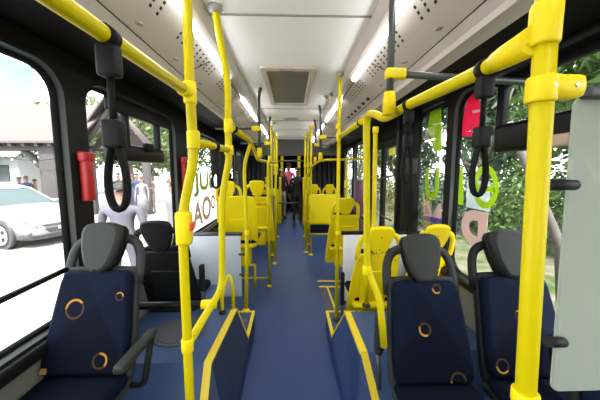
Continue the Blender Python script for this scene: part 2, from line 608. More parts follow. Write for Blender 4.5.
def wall_cell(mb, sd, ya, yb, za, zb, win):
    """inner wall skin with one rounded opening"""
    X = sd * XW[sd]
    if win is None:
        mb.poly([(X, ya, za), (X, yb, za), (X, yb, zb), (X, ya, zb)])
        return
    w0, w1, h0, h1, r = win
    cy, cz = (w0 + w1) / 2, (h0 + h1) / 2
    ring = []
    for (y, z) in rrect(w0, w1, h0, h1, r, 8):
        ring.append((math.atan2(z - cz, y - cy), y, z))
    ext = []
    for (y, z) in ((ya, za), (yb, za), (yb, zb), (ya, zb)):
        a = math.atan2(z - cz, y - cy)
        # matching inner point on the rounded opening: nearest in angle
        n = min(ring, key=lambda q: abs(q[0] - a))
        ext.append((a + 1e-6, n[1], n[2], y, z))
    pts = []
    for (a, y, z) in ring:
        dy, dz = y - cy, z - cz
        ks = []
        if abs(dy) > 1e-9:
            ks.append(((yb if dy > 0 else ya) - cy) / dy)
        if abs(dz) > 1e-9:
            ks.append(((zb if dz > 0 else za) - cz) / dz)
        k = min(ks)
        pts.append((a, y, z, cy + dy * k, cz + dz * k))
    pts += ext
    pts.sort()
    n = len(pts)
    vs = [(X, p[1], p[2]) for p in pts] + [(X, p[3], p[4]) for p in pts]
    mb.add(vs, [(i, (i + 1) % n, n + (i + 1) % n, n + i) for i in range(n)])


def window(num, sd, win, glassless=False):
    w0, w1, h0, h1, r = win
    X = sd * XW[sd]
    fr = MB()
    loops = []
    for (ins, dep) in ((0, 0), (0.004, 0.008), (0.012, 0.032)):
        loops.append([(X + sd * dep, y, z) for (y, z) in rrect(w0 + ins, w1 - ins, h0 + ins, h1 - ins, max(0.02, r - ins), 8)])
    n = len(loops[0])
    fr.add([p for l in loops for p in l], [(i * n + j, i * n + (j + 1) % n, (i + 1) * n + (j + 1) % n, (i + 1) * n + j) for i in range(2) for j in range(n)], True)
    root = fr.build('window_%d' % num, M['reveal'], kind='structure')
    g = MB()
    loops = []
    for (ins, dep) in ((0.012, 0.032), (0.014, 0.026), (0.028, 0.028), (0.030, 0.056)):
        loops.append([(X + sd * dep, y, z) for (y, z) in rrect(w0 + ins, w1 - ins, h0 + ins, h1 - ins, max(0.02, r - ins), 8)])
    g.add([p for l in loops for p in l], [(i * n + j, i * n + (j + 1) % n, (i + 1) * n + (j + 1) % n, (i + 1) * n + j) for i in range(3) for j in range(n)], True)
    g.build('rubber_seal', M['black'], root)
    p = MB()
    p.poly([(X + sd * 0.055, y, z) for (y, z) in rrect(w0 + 0.014, w1 - 0.014, h0 + 0.014, h1 - 0.014, r, 8)])
    p.build('glass_pane', M['glass'], root)
    return root


R = 0.16


def wy(px, sd, dep=0.0):
    return at(px, 172, X=sd * (XW[sd] + dep)).y


LT, RT = at(30, 56, X=-1.26).z, at(480, 84, X=1.38).z
LB, RB = 0.78, 0.74
le = [wy(q, -1) for q in (71, 91, 177, 188, 223)]
left_wins = [(-1.2, le[0], LB, LT, R), (le[1], le[2], LB, LT, R), (le[3], le[4], LB, LT - 0.03, R), (4.95, 6.0, LB, LT - 0.06, R), (6.15, 7.05, LB, LT - 0.06, R)]
left_cells = [None, (Y0, (le[0] + le[1]) / 2), ((le[0] + le[1]) / 2, (le[2] + le[3]) / 2), ((le[2] + le[3]) / 2, 4.7), (4.7, 6.08), (6.08, Y1)]
wl = MB()
for c, w in zip(left_cells[1:], left_wins):
    wall_cell(wl, -1, c[0], c[1], 0.62, 2.26, w)
wl.build('wall_left', M['charcoal'], kind='structure')
WL = [window(i + 1, -1, w) for i, w in enumerate(left_wins)]
re_ = [wy(q, 1) for q in (451, 444.5, 414)]
DA, DB = wy(398, 1), 4.75
DM = (DA + DB) / 2
right_wins = [(-1.2, re_[0], RB, RT, R), (re_[1], re_[2], RB, RT, 0.13), (DB + 0.2, 5.9, RB, RT - 0.05, R), (6.1, 7.0, RB, RT - 0.05, R)]
wr = MB()
rm = (re_[0] + re_[1]) / 2
wall_cell(wr, 1, Y0, rm, 0.62, 2.26, right_wins[0])
wall_cell(wr, 1, rm, re_[2] + 0.12, 0.62, 2.26, right_wins[1])
wall_cell(wr, 1, re_[2] + 0.12, DA, 0.0, 2.26, None)
wall_cell(wr, 1, DB, 6.0, 0.62, 2.26, right_wins[2])
wall_cell(wr, 1, 6.0, Y1, 0.62, 2.26, right_wins[3])
wr.build('wall_right', M['charcoal'], kind='structure')
WR = [window(i + 6, 1, w) for i, w in enumerate(right_wins)]
# lower wall panels
for sd, nm, spans in ((-1, 'left', [(Y0, Y1)]), (1, 'right', [(Y0, re_[2] + 0.12), (DB, Y1)])):
    lw = MB()
    for (a, c) in spans:
        x0, x1 = sorted((sd * (XW[sd] - 0.005), sd * (XW[sd] + 0.06)))
        lw.box((x0, a, -0.05), (x1, c, 0.72))
    lw.build('wall_lower_' + nm, M['lower_wall'], kind='structure')
    sl = MB()
    for (a, c) in spans:
        x0, x1 = sorted((sd * (XW[sd] - 0.035), sd * (XW[sd] + 0.05)))
        sl.bbox((x0, a, 0.70), (x1, c, 0.765), 0.02)
    sl.build('trim_sill_' + nm, M['black_gloss'], kind='structure')

# door with two glazed leaves on the kerb side
D0 = XW[1]
door = MB().box((D0, DA, 2.06), (D0 + 0.07, DB, 2.26)).box((D0, DA, -0.02), (D0 + 0.07, DA + 0.05, 2.06)).box((D0, DB - 0.05, -0.02), (D0 + 0.07, DB, 2.06)).build('door_1', M['black'], kind='structure')
for (a, c) in ((DA + 0.06, DM - 0.01), (DM + 0.01, DB - 0.06)):
    lf = MB()
    for q in (((D0 + 0.015, a, 0.0), (D0 + 0.055, a + 0.06, 2.05)), ((D0 + 0.015, c - 0.06, 0.0), (D0 + 0.055, c, 2.05)), ((D0 + 0.015, a + 0.06, 0.0), (D0 + 0.055, c - 0.06, 0.16)), ((D0 + 0.015, a + 0.06, 1.95), (D0 + 0.055, c - 0.06, 2.05))):
        lf.box(*q)
    lf = lf.build('door_leaf', M['black_gloss'], door)
    MB().poly([(D0 + 0.035, a + 0.05, 0.15), (D0 + 0.035, c - 0.05, 0.15), (D0 + 0.035, c - 0.05, 1.96), (D0 + 0.035, a + 0.05, 1.96)]).build('door_glass', M['glass'], lf)
    MB().tube([(D0 - 0.03, a + 0.05, 1.55), (D0 - 0.03, c - 0.05, 1.5)], 0.014, 8).build('door_bar', M['dark_tube'], lf)
    MB().tube([(D0 - 0.03, a + 0.05, 0.95), (D0 - 0.03, c - 0.05, 0.95)], 0.014, 8).build('door_bar', M['dark_tube'], lf)

# back end behind the camera and the gangway header / rear saloon
MB().box((-1.45, Y0 - 0.05, -0.05), (1.45, Y0, 1.3)).box((-1.45, Y0 - 0.05, 2.0), (1.45, Y0, CE + 0.03)).box((-1.45, Y0 - 0.05, 1.3), (-0.8, Y0, 2.0)).box((0.8, Y0 - 0.05, 1.3), (1.45, Y0, 2.0)).build('wall_back', M['charcoal'], kind='structure')
MB().poly([(-0.8, Y0 - 0.03, 1.3), (0.8, Y0 - 0.03, 1.3), (0.8, Y0 - 0.03, 2.0), (-0.8, Y0 - 0.03, 2.0)]).build('window_11', M['glass'], kind='structure')  # unseen window added behind the camera, sized to light near pole and screen
MB().box((-1.45, Y1, 2.03), (1.45, Y1 + 0.12, CE + 0.02)).build('wall_gangway_header', mat('gangway_header', (0.065, 0.061, 0.053), 0.6), kind='structure')
MB().box((-1.45, Y1, 0), (-0.72, Y1 + 0.10, 2.03)).box((0.52, Y1, 0), (1.45, Y1 + 0.10, 2.03)).build('wall_gangway', M['charcoal'], kind='structure')
rw = MB()
for sd in (-1, 1):
    x0, x1 = sorted((sd * 1.2, sd * 1.25))
    rw.box((x0, Y1, -0.05), (x1, YE, CE + 0.03))
rw.box((-1.25, YE, -0.05), (1.25, YE + 0.05, 1.15)).box((-1.25, YE, 1.75), (1.25, YE + 0.05, CE + 0.03)).box((-1.25, YE, 1.15), (-0.28, YE + 0.05, 1.75)).box((0.22, YE, 1.15), (1.25, YE + 0.05, 1.75))
rw.build('wall_rear_saloon', M['charcoal'], kind='structure')
tag(MB().bbox((-0.30, 8.0, CE - 0.06), (0.28, 8.6, CE - 0.03), 0.01).build('ceiling_light', M['light_far']), 'square lit panel on the ceiling past the gangway header', 'ceiling light')
for k, (x_, y_, lab) in enumerate(((-0.62, 8.2, 'far yellow seat shell past the gangway, nearer the grey-partition side'), (0.62, 8.0, 'far yellow seat shell past the gangway, nearer the bench side'))):
    o_ = MB().bbox((x_ - 0.3, y_, 0.0), (x_ + 0.3, y_ + 0.06, 1.45), 0.05).build('yellow_board', M['yellow_plastic'])
    tag(o_, lab.replace('seat shell', 'upright board'), 'board')
MB().box((-1.2, Y1 + 0.1, CE - 0.07), (-0.44, YE, CE - 0.03)).box((0.44, Y1 + 0.1, CE - 0.07), (1.2, YE, CE - 0.03)).build('ceiling_rear', M['cream'], kind='structure')
MB().poly([(-0.28, YE + 0.02, 1.15), (0.22, YE + 0.02, 1.15), (0.22, YE + 0.02, 1.75), (-0.28, YE + 0.02, 1.75)]).build('window_10', M['glass'], kind='structure')

rb_ = MB()
for (xa_, xb_) in ((-1.3, -0.76), (0.56, 1.4)):
    k_ = int((xb_ - xa_) / 0.12)
    for k in range(k_):
        x_ = xa_ + 0.06 + k * 0.12
        rb_.tube([(x_, Y1 - 0.01, 0.0), (x_, Y1 - 0.01, 2.03)], 0.055, 10)
rb_.build('wall_gangway_bellows', M['black_gloss'], kind='structure')
# ceiling hatch
hx0, hx1, hy0, hy1 = at(258, 65, Z=CE).x, at(318, 65, Z=CE).x, at(288, 65, Z=CE).y, at(288, 104, Z=CE).y
h = MB()
lo = [rrect(hx0, hx1, hy0, hy1, 0.05), rrect(hx0 + 0.012, hx1 - 0.012, hy0 + 0.012, hy1 - 0.012, 0.045), rrect(hx0 + 0.055, hx1 - 0.055, hy0 + 0.075, hy1 - 0.06, 0.03), rrect(hx0 + 0.06, hx1 - 0.06, hy0 + 0.08, hy1 - 0.065, 0.03)]
zz = [CE, CE - 0.022, CE - 0.022, CE - 0.002]
n = len(lo[0])
h.add([(p[0], p[1], z) for l, z in zip(lo, zz) for p in l], [(i * n + j, i * n + (j + 1) % n, (i + 1) * n + (j + 1) % n, (i + 1) * n + j) for i in range(3) for j in range(n)])
hatch = thing('roof_hatch', 'grey roof hatch with beige rounded frame in the middle of the ceiling', 'hatch', (0, 0, 0))
h.build('hatch_frame', M['hatch_frame'], hatch)
MB().poly([(p[0], p[1], CE - 0.004) for p in lo[3]]).build('hatch_panel', M['hatch'], hatch)
MB().bbox((-0.10, hy0 + 0.02, CE - 0.034), (0.03, hy0 + 0.05, CE - 0.02), 0.004).build('handle', M['seam'], hatch)
# small dome cameras and round grille
for (px, py, Yd, lab) in ((274, 123, 4.7, 'small brass-coloured dome on the ceiling, beside the left light strip'), (328, 96, 3.0, 'small brass-coloured dome on the ceiling, near the hatch corner')):
    p = at(px, py, Z=CE - 0.02)
    t = thing('ceiling_dome', lab, 'ceiling sensor', (p.x, p.y, CE))
    MB().tube([(0, 0, 0), (0, 0, -0.02)], 0.045, 14).build('base', M['hatch_frame'], t)
    MB().ell((0, 0, -0.02), (0.035, 0.035, 0.03)).build('dome', mat('brass_dome', (0.22, 0.17, 0.07), 0.3), t)
p = at(291, 119, Z=CE)
tag(MB().ell((p.x, p.y, CE), (0.13, 0.13, 0.012), 18, 6).build('ceiling_speaker', M['valance']), 'flat round speaker grille on the ceiling beyond the hatch', 'speaker')

# ------------------------------------------------------------------ platforms over the wheels
ZP, ZL = 0.42, 0.20


def platform(sd, top, drop, tip, far, fx, nm, sidemat):
    """top: inner edge points at z=ZP from near to far; drop: near lower inner-edge point"""
    a1, a2 = top
    W = sd * (XW[sd] - 0.01)
    p = MB()
    p.poly([a1, a2, (W, a2.y, ZP), (W, a1.y, ZP)])
    p.poly([drop, a1, (W, a1.y, ZP), (W, drop.y, drop.z)])
    d2 = Vector((drop.x, drop.y - 0.08, ZL))
    p.poly([d2, drop, (W, drop.y, drop.z), (W, d2.y, d2.z)])
    p.poly([(drop.x, Y0, ZL), d2, (W, d2.y, ZL), (W, Y0, ZL)])
    p.poly([a2, (W, a2.y, ZP), (W, a2.y, 0), (tip.x, tip.y, tip.z)])
    # step tread beyond
    p.poly([tip, far, (W, far.y, far.z), (W, tip.y, tip.z)])
    p.poly([far, (W, far.y, far.z), (W, far.y, 0), (far.x, far.y, 0)])
    plat = p.build('floor_platform_' + nm, M['platform'], kind='structure')
    # slanted side skirt
    fb0 = Vector((fx, Y0, 0.0))
    fb1 = Vector((fx, 1.4, 0.0))
    s = MB()
    tf = Vector((tip.x + sd * -0.0, tip.y, 0.0))
    ff = Vector((far.x, far.y, 0.0))
    s.poly([a1, a2, tip, Vector((tip.x, tip.y, 0)), fb1])
    s.poly([drop, a1, fb1])
    s.poly([d2, drop, fb1])
    s.poly([(drop.x, Y0, ZL), d2, fb1, fb0])
    s.poly([tip, far, ff, tf])
    s.build('wall_platform_skirt_' + nm, sidemat, kind='structure')
    # yellow edging as bevelled flat strips
    e = MB()
    strip = [Vector((drop.x, Y0, ZL)), d2, drop, a1, a2]
    for q, w in zip(strip[:-1], strip[1:]):
        dirv = (w - q).normalized()
        acr = Vector((sd, 0, 0))
        upn = Vector((0, -0.4, 1))
        wd = 0.042
        e.add([q + upn * 0.004 - acr * 0.004, q + acr * wd + upn * 0.004, w + acr * wd + upn * 0.004, w - acr * 0.004 + upn * 0.004,
               q - acr * 0.006 - upn * 0.022, w - acr * 0.006 - upn * 0.022], [(0, 1, 2, 3), (0, 3, 5, 4)])
    for (q, w) in ((a2, tip), (tip, far)):
        ac = Vector((sd, 0, 0)) * 0.022
        up = Vector((0, 0, 0.006))
        e.add([q + up - ac * 0.3, q + up + ac, w + up + ac, w + up - ac * 0.3], [(0, 1, 2, 3)])
        fr = Vector((-sd * 0.004, -0.004, 0))
        e.add([q + up + fr, w + up + fr, w + fr - up * 3, q + fr - up * 3], [(0, 1, 2, 3)])
    e.add([far + Vector((0, 0, 0.005)), far + Vector((sd * 0.3, 0, 0.005)), far + Vector((sd * 0.3, -0.035, 0.005)), far + Vector((0, -0.035, 0.005))], [(0, 1, 2, 3)])
    e.build('trim_yellow_edging_' + nm, M['yellow_trim'], kind='structure')


platform(-1, (at(211, 362, Z=ZP), at(236.5, 309, Z=ZP)), at(207, 402, Y=1.47), at(248, 338, Z=0.20), at(254.5, 311, Z=0.20), at(243, 400, Z=0).x, 'left', M['side_vinyl'])
platform(1, (at(361, 352, Z=ZP), at(345.5, 312, Z=ZP)), at(372.5, 400, Y=1.50), at(332, 336, Z=0.20), at(326, 311, Z=0.20), at(343, 400, Z=0).x, 'right', M['side_vinyl_blue'])
# floor inspection lid on the platform
p = at(180, 331, Z=ZP)
tag(MB().tube([(p.x, p.y, ZP), (p.x, p.y, ZP + 0.008)], 0.19, 28).tube([(p.x, p.y, ZP), (p.x, p.y, ZP + 0.013)], 0.165, 28).build('inspection_lid', mat('lid_vinyl', (0.06, 0.06, 0.07), 0.6)),
    'round dark floor lid on the blue platform beside the yellow pole', 'floor lid')
p = at(244, 321, Z=0.2)
tag(MB().tube([(p.x, p.y, 0.2), (p.x, p.y, 0.206)], 0.03, 16).build('floor_cap', mat('cap_grey', (0.12, 0.12, 0.15), 0.6)), 'small round grey cap on the blue step', 'floor cap')
# floor markings of the ramp right of the aisle
g = MB()
for (pa, pb, pc, pd) in (((319, 286), (345, 286), (345, 287.4), (319, 287.4)), ((317.5, 280.5), (345, 280.5), (345, 281.6), (317.5, 281.6)), ((326.5, 287), (328, 287), (336.5, 309), (334.5, 310))):
    g.poly([at(*q, Z=0.004) for q in (pa, pb, pc, pd)])
g.build('trim_ramp_lines', M['yellow_trim'], kind='structure')
g = MB().poly([at(*q, Z=0.003) for q in ((319.5, 287), (325.5, 287), (332.5, 310), (327, 311))])
g.build('trim_ramp_strip', mat('grip_strip', (0.10, 0.09, 0.09), 0.8, var=0.3, scale=80), kind='structure')

# ------------------------------------------------------------------ bus seats (local: faces -Y, back at +Y)
BB = Vector((0, 0.0, 0.45))
tv = Vector((0, 0.14, 0.42)).normalized()
nv = Vector((0, -tv.z, tv.y))     # forward normal


def bmap(u, v, t):
    return Vector((u, 0, 0)) + BB + tv * v + nv * t


def mirror(h):
    return [(a, b_) for a, b_ in h] + [(-a, b_) for a, b_ in reversed(h)]


def make_seat(label, fabric, shell, headm, arch_r=0.017, arm=None, full_shell=False, group=None, leg=0.0, cushion_mat=None, sv=-0.42, hs=1.0, plain=False, tagged=True):
    t = thing('bus_seat', label, 'seat', group=group)
    # cushion and pan
    out = rrect(-0.205, 0.205, -0.42, 0.03, 0.06)
    MB().puff(out, lambda u, v, z: Vector((u, v - 0.02, z - 0.10 * max(0, -v - 0.3))), 0.325, 0.395, 0.03).build('cushion', cushion_mat or M['navy'], t)
    MB().puff(rrect(-0.195, 0.195, -0.39, 0.05, 0.05), lambda u, v, z: Vector((u, v, z)), 0.275, 0.325, 0.015).build('seat_pan', shell, t)
    MB().bbox((-0.10, -0.24, leg), (0.10, -0.02, 0.28), 0.02).build('pedestal', M['dark_plastic'] if not full_shell else shell, t)
    # backrest pad
    pad = mirror([(0.02, -0.065), (0.18, -0.065), (0.202, -0.045), (0.206, 0.03), (0.190, 0.25), (0.178, 0.38), (0.165, 0.425), (0.135, 0.437), (0.05, 0.435)])
    if not full_shell:
        b_ = MB().puff(pad, bmap, 0.0, 0.062, 0.022).build('backrest', fabric, t)
        if tagged:
            MB().puff(rrect(-0.192, -0.160, -0.050, -0.022, 0.004), bmap, 0.061, 0.066, 0.001).build('fabric_tag', M['tag'], b_)
    else:
        MB().puff(pad, bmap, -0.005, 0.05, 0.02).build('backrest', fabric, t)
    # shell behind
    if full_shell:
        sh = mirror([(0.03, sv), (0.245, sv), (0.25, sv + 0.05), (0.24, max(sv + 0.1, -0.05)), (0.226, 0.15), (0.208, 0.34), (0.195, 0.40), (0.17, 0.42), (0.06, 0.42)])
        if plain:
            sh = mirror([(0.03, sv), (0.215, sv), (0.22, sv + 0.05), (0.22, 0.40), (0.215, 0.47), (0.19, 0.52), (0.15, 0.54), (0.03, 0.545)])
        MB().puff(sh, bmap, -0.030, -0.006, 0.012).build('back_shell', shell, t)
        MB().puff(mirror([(0.02, max(-0.25, sv + 0.03)), (0.12, max(-0.25, sv + 0.03)), (0.13, -0.1), (0.13, 0.2), (0.115, 0.24), (0.02, 0.24)]), bmap, -0.04, -0.025, 0.006).build('shell_panel', shell, t)
    else:
        sh = mirror([(0.03, -0.10), (0.205, -0.10), (0.218, -0.07), (0.216, 0.06), (0.20, 0.25), (0.19, 0.40), (0.183, 0.455), (0.06, 0.46)])
        MB().puff(sh, bmap, -0.035, 0.008, 0.012).build('back_shell', shell, t)
    if plain:
        return t
    # arch frame with open sides
    k = 1.0
    ar = [(-0.190, 0.36), (-0.190, 0.46), (-0.182, 0.535), (-0.158, 0.585), (-0.115, 0.608), (-0.06, 0.615), (0, 0.616), (0.06, 0.615), (0.115, 0.608), (0.158, 0.585), (0.182, 0.535), (0.190, 0.46), (0.190, 0.36)]
    pts = [bmap(u * k, v, -0.012) for u, v in ar]
    sm = fillet(pts, 0.04, 3)
    MB().tube(sm, arch_r * 1.5, 10, flat=0.6, fhint=(1, 0, 0)).build('back_frame', shell, t)
    # headrest shield
    hr = mirror([(0.018, 0.423), (0.042, 0.432), (0.066, 0.465), (0.088, 0.525), (0.101, 0.590), (0.104, 0.635), (0.100, 0.66), (0.085, 0.680), (0.055, 0.690), (0.02, 0.693)])
    if full_shell:
        hr2 = [(u * 1.12, v) for u, v in hr]
        MB().puff(hr2, bmap, -0.045, 0.0, 0.014).build('headrest', shell, t)
        for (u, v) in ((0, 0.60), (0, 0.48), (0.03, 0.45), (-0.03, 0.45), (0.17, 0.36), (-0.17, 0.36)):
            MB().ell(bmap(u, v, -0.046 if v > 0.4 else -0.032), (0.006, 0.006, 0.006), 8, 5).build('screw', M['dark_plastic'], t)
    else:
        hd = MB().puff(hr, bmap, 0.015, 0.075, 0.022).build('headrest', headm, t)
        MB().puff([(u * 0.98, v - 0.004) for u, v in hr], bmap, -0.03, 0.018, 0.012).build('headrest_shell', M['dark_plastic'] if shell != M['grey_plastic'] else M['black'], t)
        sc = MB()
        sc.ell(bmap(0, 0.436, 0.076), (0.005, 0.005, 0.005), 8, 5)
        sc.build('screw', M['black'], hd)
    if arm == 'down':
        a = MB().bbox((0.245, -0.21, 0.515), (0.295, 0.10, 0.555), 0.015).build('armrest', M['grey_plastic'], t)
        MB().tube(fillet([(0.27, 0.08, 0.52), (0.27, 0.03, 0.42), (0.26, 0.0, 0.30), (0.19, 0.0, 0.30)], 0.05), 0.017, 8).build('armrest_bracket', M['dark_plastic'], a)
    elif arm:
        sx, z0, z1, yy = arm
        a = MB().bbox((sx - 0.02, yy - 0.03, z0), (sx + 0.02, yy + 0.03, z1), 0.018).build('armrest', M['grey_plastic'] if shell == M['grey_plastic'] else M['dark_plastic'], t)
        MB().tube([(sx, yy, z0 + 0.02), (sx * 0.98, yy - 0.02, max(0.12, z0 - 0.2))], 0.014, 8).build('armrest_bracket', M['dark_tube'], a)
        MB().ell((sx - math.copysign(0.02, sx), yy, z0 + 0.03), (0.012, 0.02, 0.02), 10, 6).build('pivot', M['black'], a)
    return t


def put(o, x, y, z, rz=0.0):
    o.location = (x, y, z)
    o.rotation_euler = (0, 0, rz)
    return o


def seat_at(px, top_py, y0, k=1.0, rz=0.0):
    """seat origin so that the headrest top shows at the pixel, for a back standing at depth y0"""
    q = at(px, top_py, Y=y0 + (0.2 if rz == 0 else -0.2) * k)
    return q.x, y0, q.z - 1.108 * k, rz


S1 = put(make_seat('navy seat with grey headrest and lowered armrest beside the large near-left window', M['fabA'], M['grey_plastic'], M['headrest'], arm='down'), *seat_at(108, 224, 1.32))
S2 = put(make_seat('black seat back seen from behind on the platform, in line with the kinked yellow pole', M['navy'], M['dark_plastic'], M['headrest_black'], full_shell=True, sv=-0.10, leg=0.27, arm=(-0.27, 0.47, 0.70, 0.05)), *seat_at(157, 219, 2.25, rz=pi))
S3 = put(make_seat('navy seat with grey headrest beside the aisle, in front of the yellow seats', M['fabB'], M['grey_plastic'], M['headrest'], arm=(-0.245, 0.46, 0.70, 0.10), leg=0.05, tagged=False), *seat_at(418, 235, 1.30))
S4 = put(make_seat('dark navy seat partly behind the thick yellow pole, pink letter above its headrest', M['fabC'], M['dark_plastic'], M['headrest_black'], leg=0.05, tagged=False), *seat_at(502, 231, 1.30))
t = thing('jump_seat', 'small blue tip-up cushion before the pale grey partition', 'seat', at(210, 296, Y=2.45))
MB().bbox((-0.06, -0.12, -0.03), (0.05, 0.20, 0.03), 0.02).build('cushion', M['platform'], t)
MB().tube([(0.0, 0.1, -0.02), (0.0, 0.1, -0.15)], 0.02, 8).build('bracket', M['dark_plastic'], t)

# tip-up side seat with navy print, right wall just before the frosted screen
t = put(make_seat('navy side seat by the window between thick yellow pole and frosted screen', M['fabA'], M['dark_plastic'], M['headrest_black']), 1.12, 0.70, 0.16)
bpy.data.objects.remove([c for c in t.children if c.name.startswith('headrest') and 'shell' not in c.name][0].children[0])
for c in list(t.children):
    if c.name.startswith(('headrest', 'back_frame')):
        bpy.data.objects.remove(c)

ys = dict(fabric=M['navy'], shell=M['yellow_plastic'], headm=M['yellow_plastic'], full_shell=True)
put(make_seat('yellow seat shell at the platform edge beside the aisle, behind the navy aisle seat', arm=(0.30, 0.30, 0.62, 0.0), sv=-0.24, **ys), *seat_at(381, 225, 2.44, rz=pi)).scale.x = 0.94
put(make_seat('yellow seat shell beside the narrow window, next to the yellow aisle seat shell', sv=-0.24, **ys), *seat_at(437, 223, 2.40, rz=pi)).scale.x = 0.86
# left far yellow seats
put(make_seat('plain rounded yellow seat back right behind the pale grey partition', plain=True, sv=-0.1, **ys), at(238, 200, Y=3.3).x, 3.45, at(238, 195, Y=3.3).z - 0.97, pi)
put(make_seat('yellow seat shell with headrest beyond the plain rounded yellow seat back', **ys), *seat_at(257, 180, 4.45, rz=pi))
put(make_seat('yellow window seat shell beside the far tan-lettered window', **ys), -1.0, 4.45, 0.36, pi)
put(make_seat('far yellow seat shell low behind the yellow poles, grey-partition side', **ys), -0.62, 5.6, 0.15, pi)
# right far: bench with wide yellow back
put(make_seat('yellow aisle seat shell just beyond the wide yellow bench back', **ys), *seat_at(314, 184, 5.75, rz=pi)).scale.x = 0.72
put(make_seat('yellow window seat shell just beyond the wide yellow bench back', **ys), *seat_at(329.5, 184, 5.75, rz=pi)).scale.x = 0.72
put(make_seat('yellow seat shell right behind the white partition panel', **ys), *seat_at(346, 197, 4.0, rz=pi))
bs = thing('bench_seat', 'wide yellow bench back with dark navy underside on the white-panel side', 'bench', (0, 0, 0))
xa, xb = at(309, 220, Y=5.0).x, at(340, 220, Y=5.0).x
MB().bbox((xa, 4.98, 0.62), (xb, 5.04, 1.19), 0.03).build('back_shell', M['yellow_plastic'], bs)
MB().bbox((xa + 0.02, 4.95, 0.46), (xb, 5.0, 0.62), 0.03).build('cushion', M['navy'], bs)
MB().tube([(xa + 0.02, 4.97, 0.44), (xb, 4.97, 0.44)], 0.018, 8).build('frame', M['yellow'], bs)

# ------------------------------------------------------------------ poles and rails
TR = 0.0185


def collar(parent, c, axis, r, l, mat_=None, name='collar', bolts=True):
    a = Vector(axis).normalized()
    c = Vector(c)
    o = MB().tube([c - a * l / 2, c - a * l * 0.42, c + a * l * 0.42, c + a * l / 2], [r * 0.92, r, r, r * 0.92], 16).build(name, mat_ or M['yellow_plastic'], parent)
    return o


def pole(name, label, pts, r=TR, mat_=None, rad=0.10, cat='pole', base=None, top=None, collars=(), group=None):
    pts = [Vector(p) for p in pts]
    root = thing(name, label, cat, (pts[-1].x, pts[-1].y, pts[-1].z), group=group)
    lp = [p - pts[-1] for p in pts]
    MB().tube(fillet(lp, rad), r, 14).build('tube', mat_ or M['yellow'], root)
    if base:
        MB().tube([(0, 0, 0), (0, 0, 0.012), (0, 0, 0.03)], [r * 2.0, r * 2.0, r * 1.35], 16).build('base_flange', base, root)
    if top:
        q = lp[0]
        MB().tube([q, q - Vector((0, 0, 0.012)), q - Vector((0, 0, 0.035))], [r * 2.0, r * 2.0, r * 1.35], 16).build('ceiling_flange', top, root)
    for (c, ax, l) in collars:
        collar(root, Vector(c) - pts[-1], ax, r * 1.32, l)
    return root


# left near pole (P1)
YP1 = 1.08
P1 = [at(190, 93, Y=YP1), at(193.5, 150, Y=YP1), at(193, 163, Y=YP1), at(183, 212, Y=YP1), at(183, 240, Y=YP1), at(187.5, 345, Y=YP1)]
x1, x2 = P1[0].x, P1[-1].x
top = Vector((x1 + 0.005, YP1, CE))
bot = Vector((x2, YP1, 0.20))
p1 = pole('grab_pole', 'kinked yellow pole with red stop button, in front of the dark seat with black headrest', [top, P1[0], P1[1], P1[2], P1[3], P1[4], P1[5], bot],
          base=M['yellow_plastic'], top=M['yellow_plastic'], collars=[(P1[0], (0, 0, 1), 0.08), (at(193.5, 140, Y=YP1), (0, 0, 1), 0.07), (P1[5], (0, 0, 1), 0.06)])
bb = MB().bbox((-0.028, -0.03, -0.07), (0.030, 0.03, 0.07), 0.018).build('button_box', M['yellow_plastic'], p1)
bb.location = at(184, 228, Y=YP1) - bot
MB().bbox((0.024, -0.018, -0.012), (0.037, 0.018, 0.026), 0.006).build('button', M['red_button'], bb)
# second tube running beside the kinked pole
a0 = at(195, 150, Y=YP1 + 0.02)
# P2
YP2 = 1.50
P2 = [at(215.5, 15, Y=YP2), at(217.5, 26, Y=YP2), at(228, 82, Y=YP2), at(228.5, 150, Y=YP2), at(229, 160, Y=YP2), at(222, 196, Y=YP2), at(222, 288, Y=YP2)]
p2top = Vector((P2[0].x, YP2, CE))
rail_end = P1[5]
p2 = pole('grab_pole', 'bowed yellow pole with bottom rail, between the kinked pole and the grey partition', [p2top] + P2[1:] + [rail_end + Vector((0.0, 0.012, 0.0))], top=M['flange'], rad=0.08,
          collars=[(at(228.5, 126, Y=YP2), (0, 0, 1), 0.07), (at(229, 150, Y=YP2), (0, 0, 1), 0.05)])
# link rail P1-P2
pole('handrail', 'short yellow rail bridging kinked pole and bowed pole, with small black strap', [at(195, 142, Y=YP1), at(229, 150, Y=YP2)], r=TR * 0.9, cat='handrail', collars=[])
# long left overhead rail
ra = at(189, 93, Y=YP1)
rb = at(55, 0, Y=0.50)
rc = rb + (rb - ra) * 2.2
pole('handrail', 'yellow overhead rail carrying the big black hanging strap, over the near-left window seat', [ra, rb, rc], cat='handrail', r=0.0182, collars=[(ra + (rb - ra) * 0.06, rb - ra, 0.06)])
# P2 -> L3 rail, and L3
Y3 = 2.75
L3 = [at(251, 142, Y=Y3), at(244, 165, Y=Y3), at(247, 240, Y=Y3)]
pole('handrail', 'yellow overhead rail from the bowed pole to the pole at the grey partition', [at(230, 126, Y=YP2), L3[0], at(258, 160, Y=3.3), at(276, 163, Y=4.4)], cat='handrail', r=TR, rad=0.12)
b3 = Vector((L3[2].x, Y3 - 0.14, 0.20))
pole('grab_pole', 'yellow pole standing on the step corner against the pale grey partition', [L3[0], L3[1], L3[2], b3], base=M['yellow_plastic'], rad=0.1, collars=[(at(247, 233, Y=Y3 - 0.03), (0, 0, 1), 0.05)])
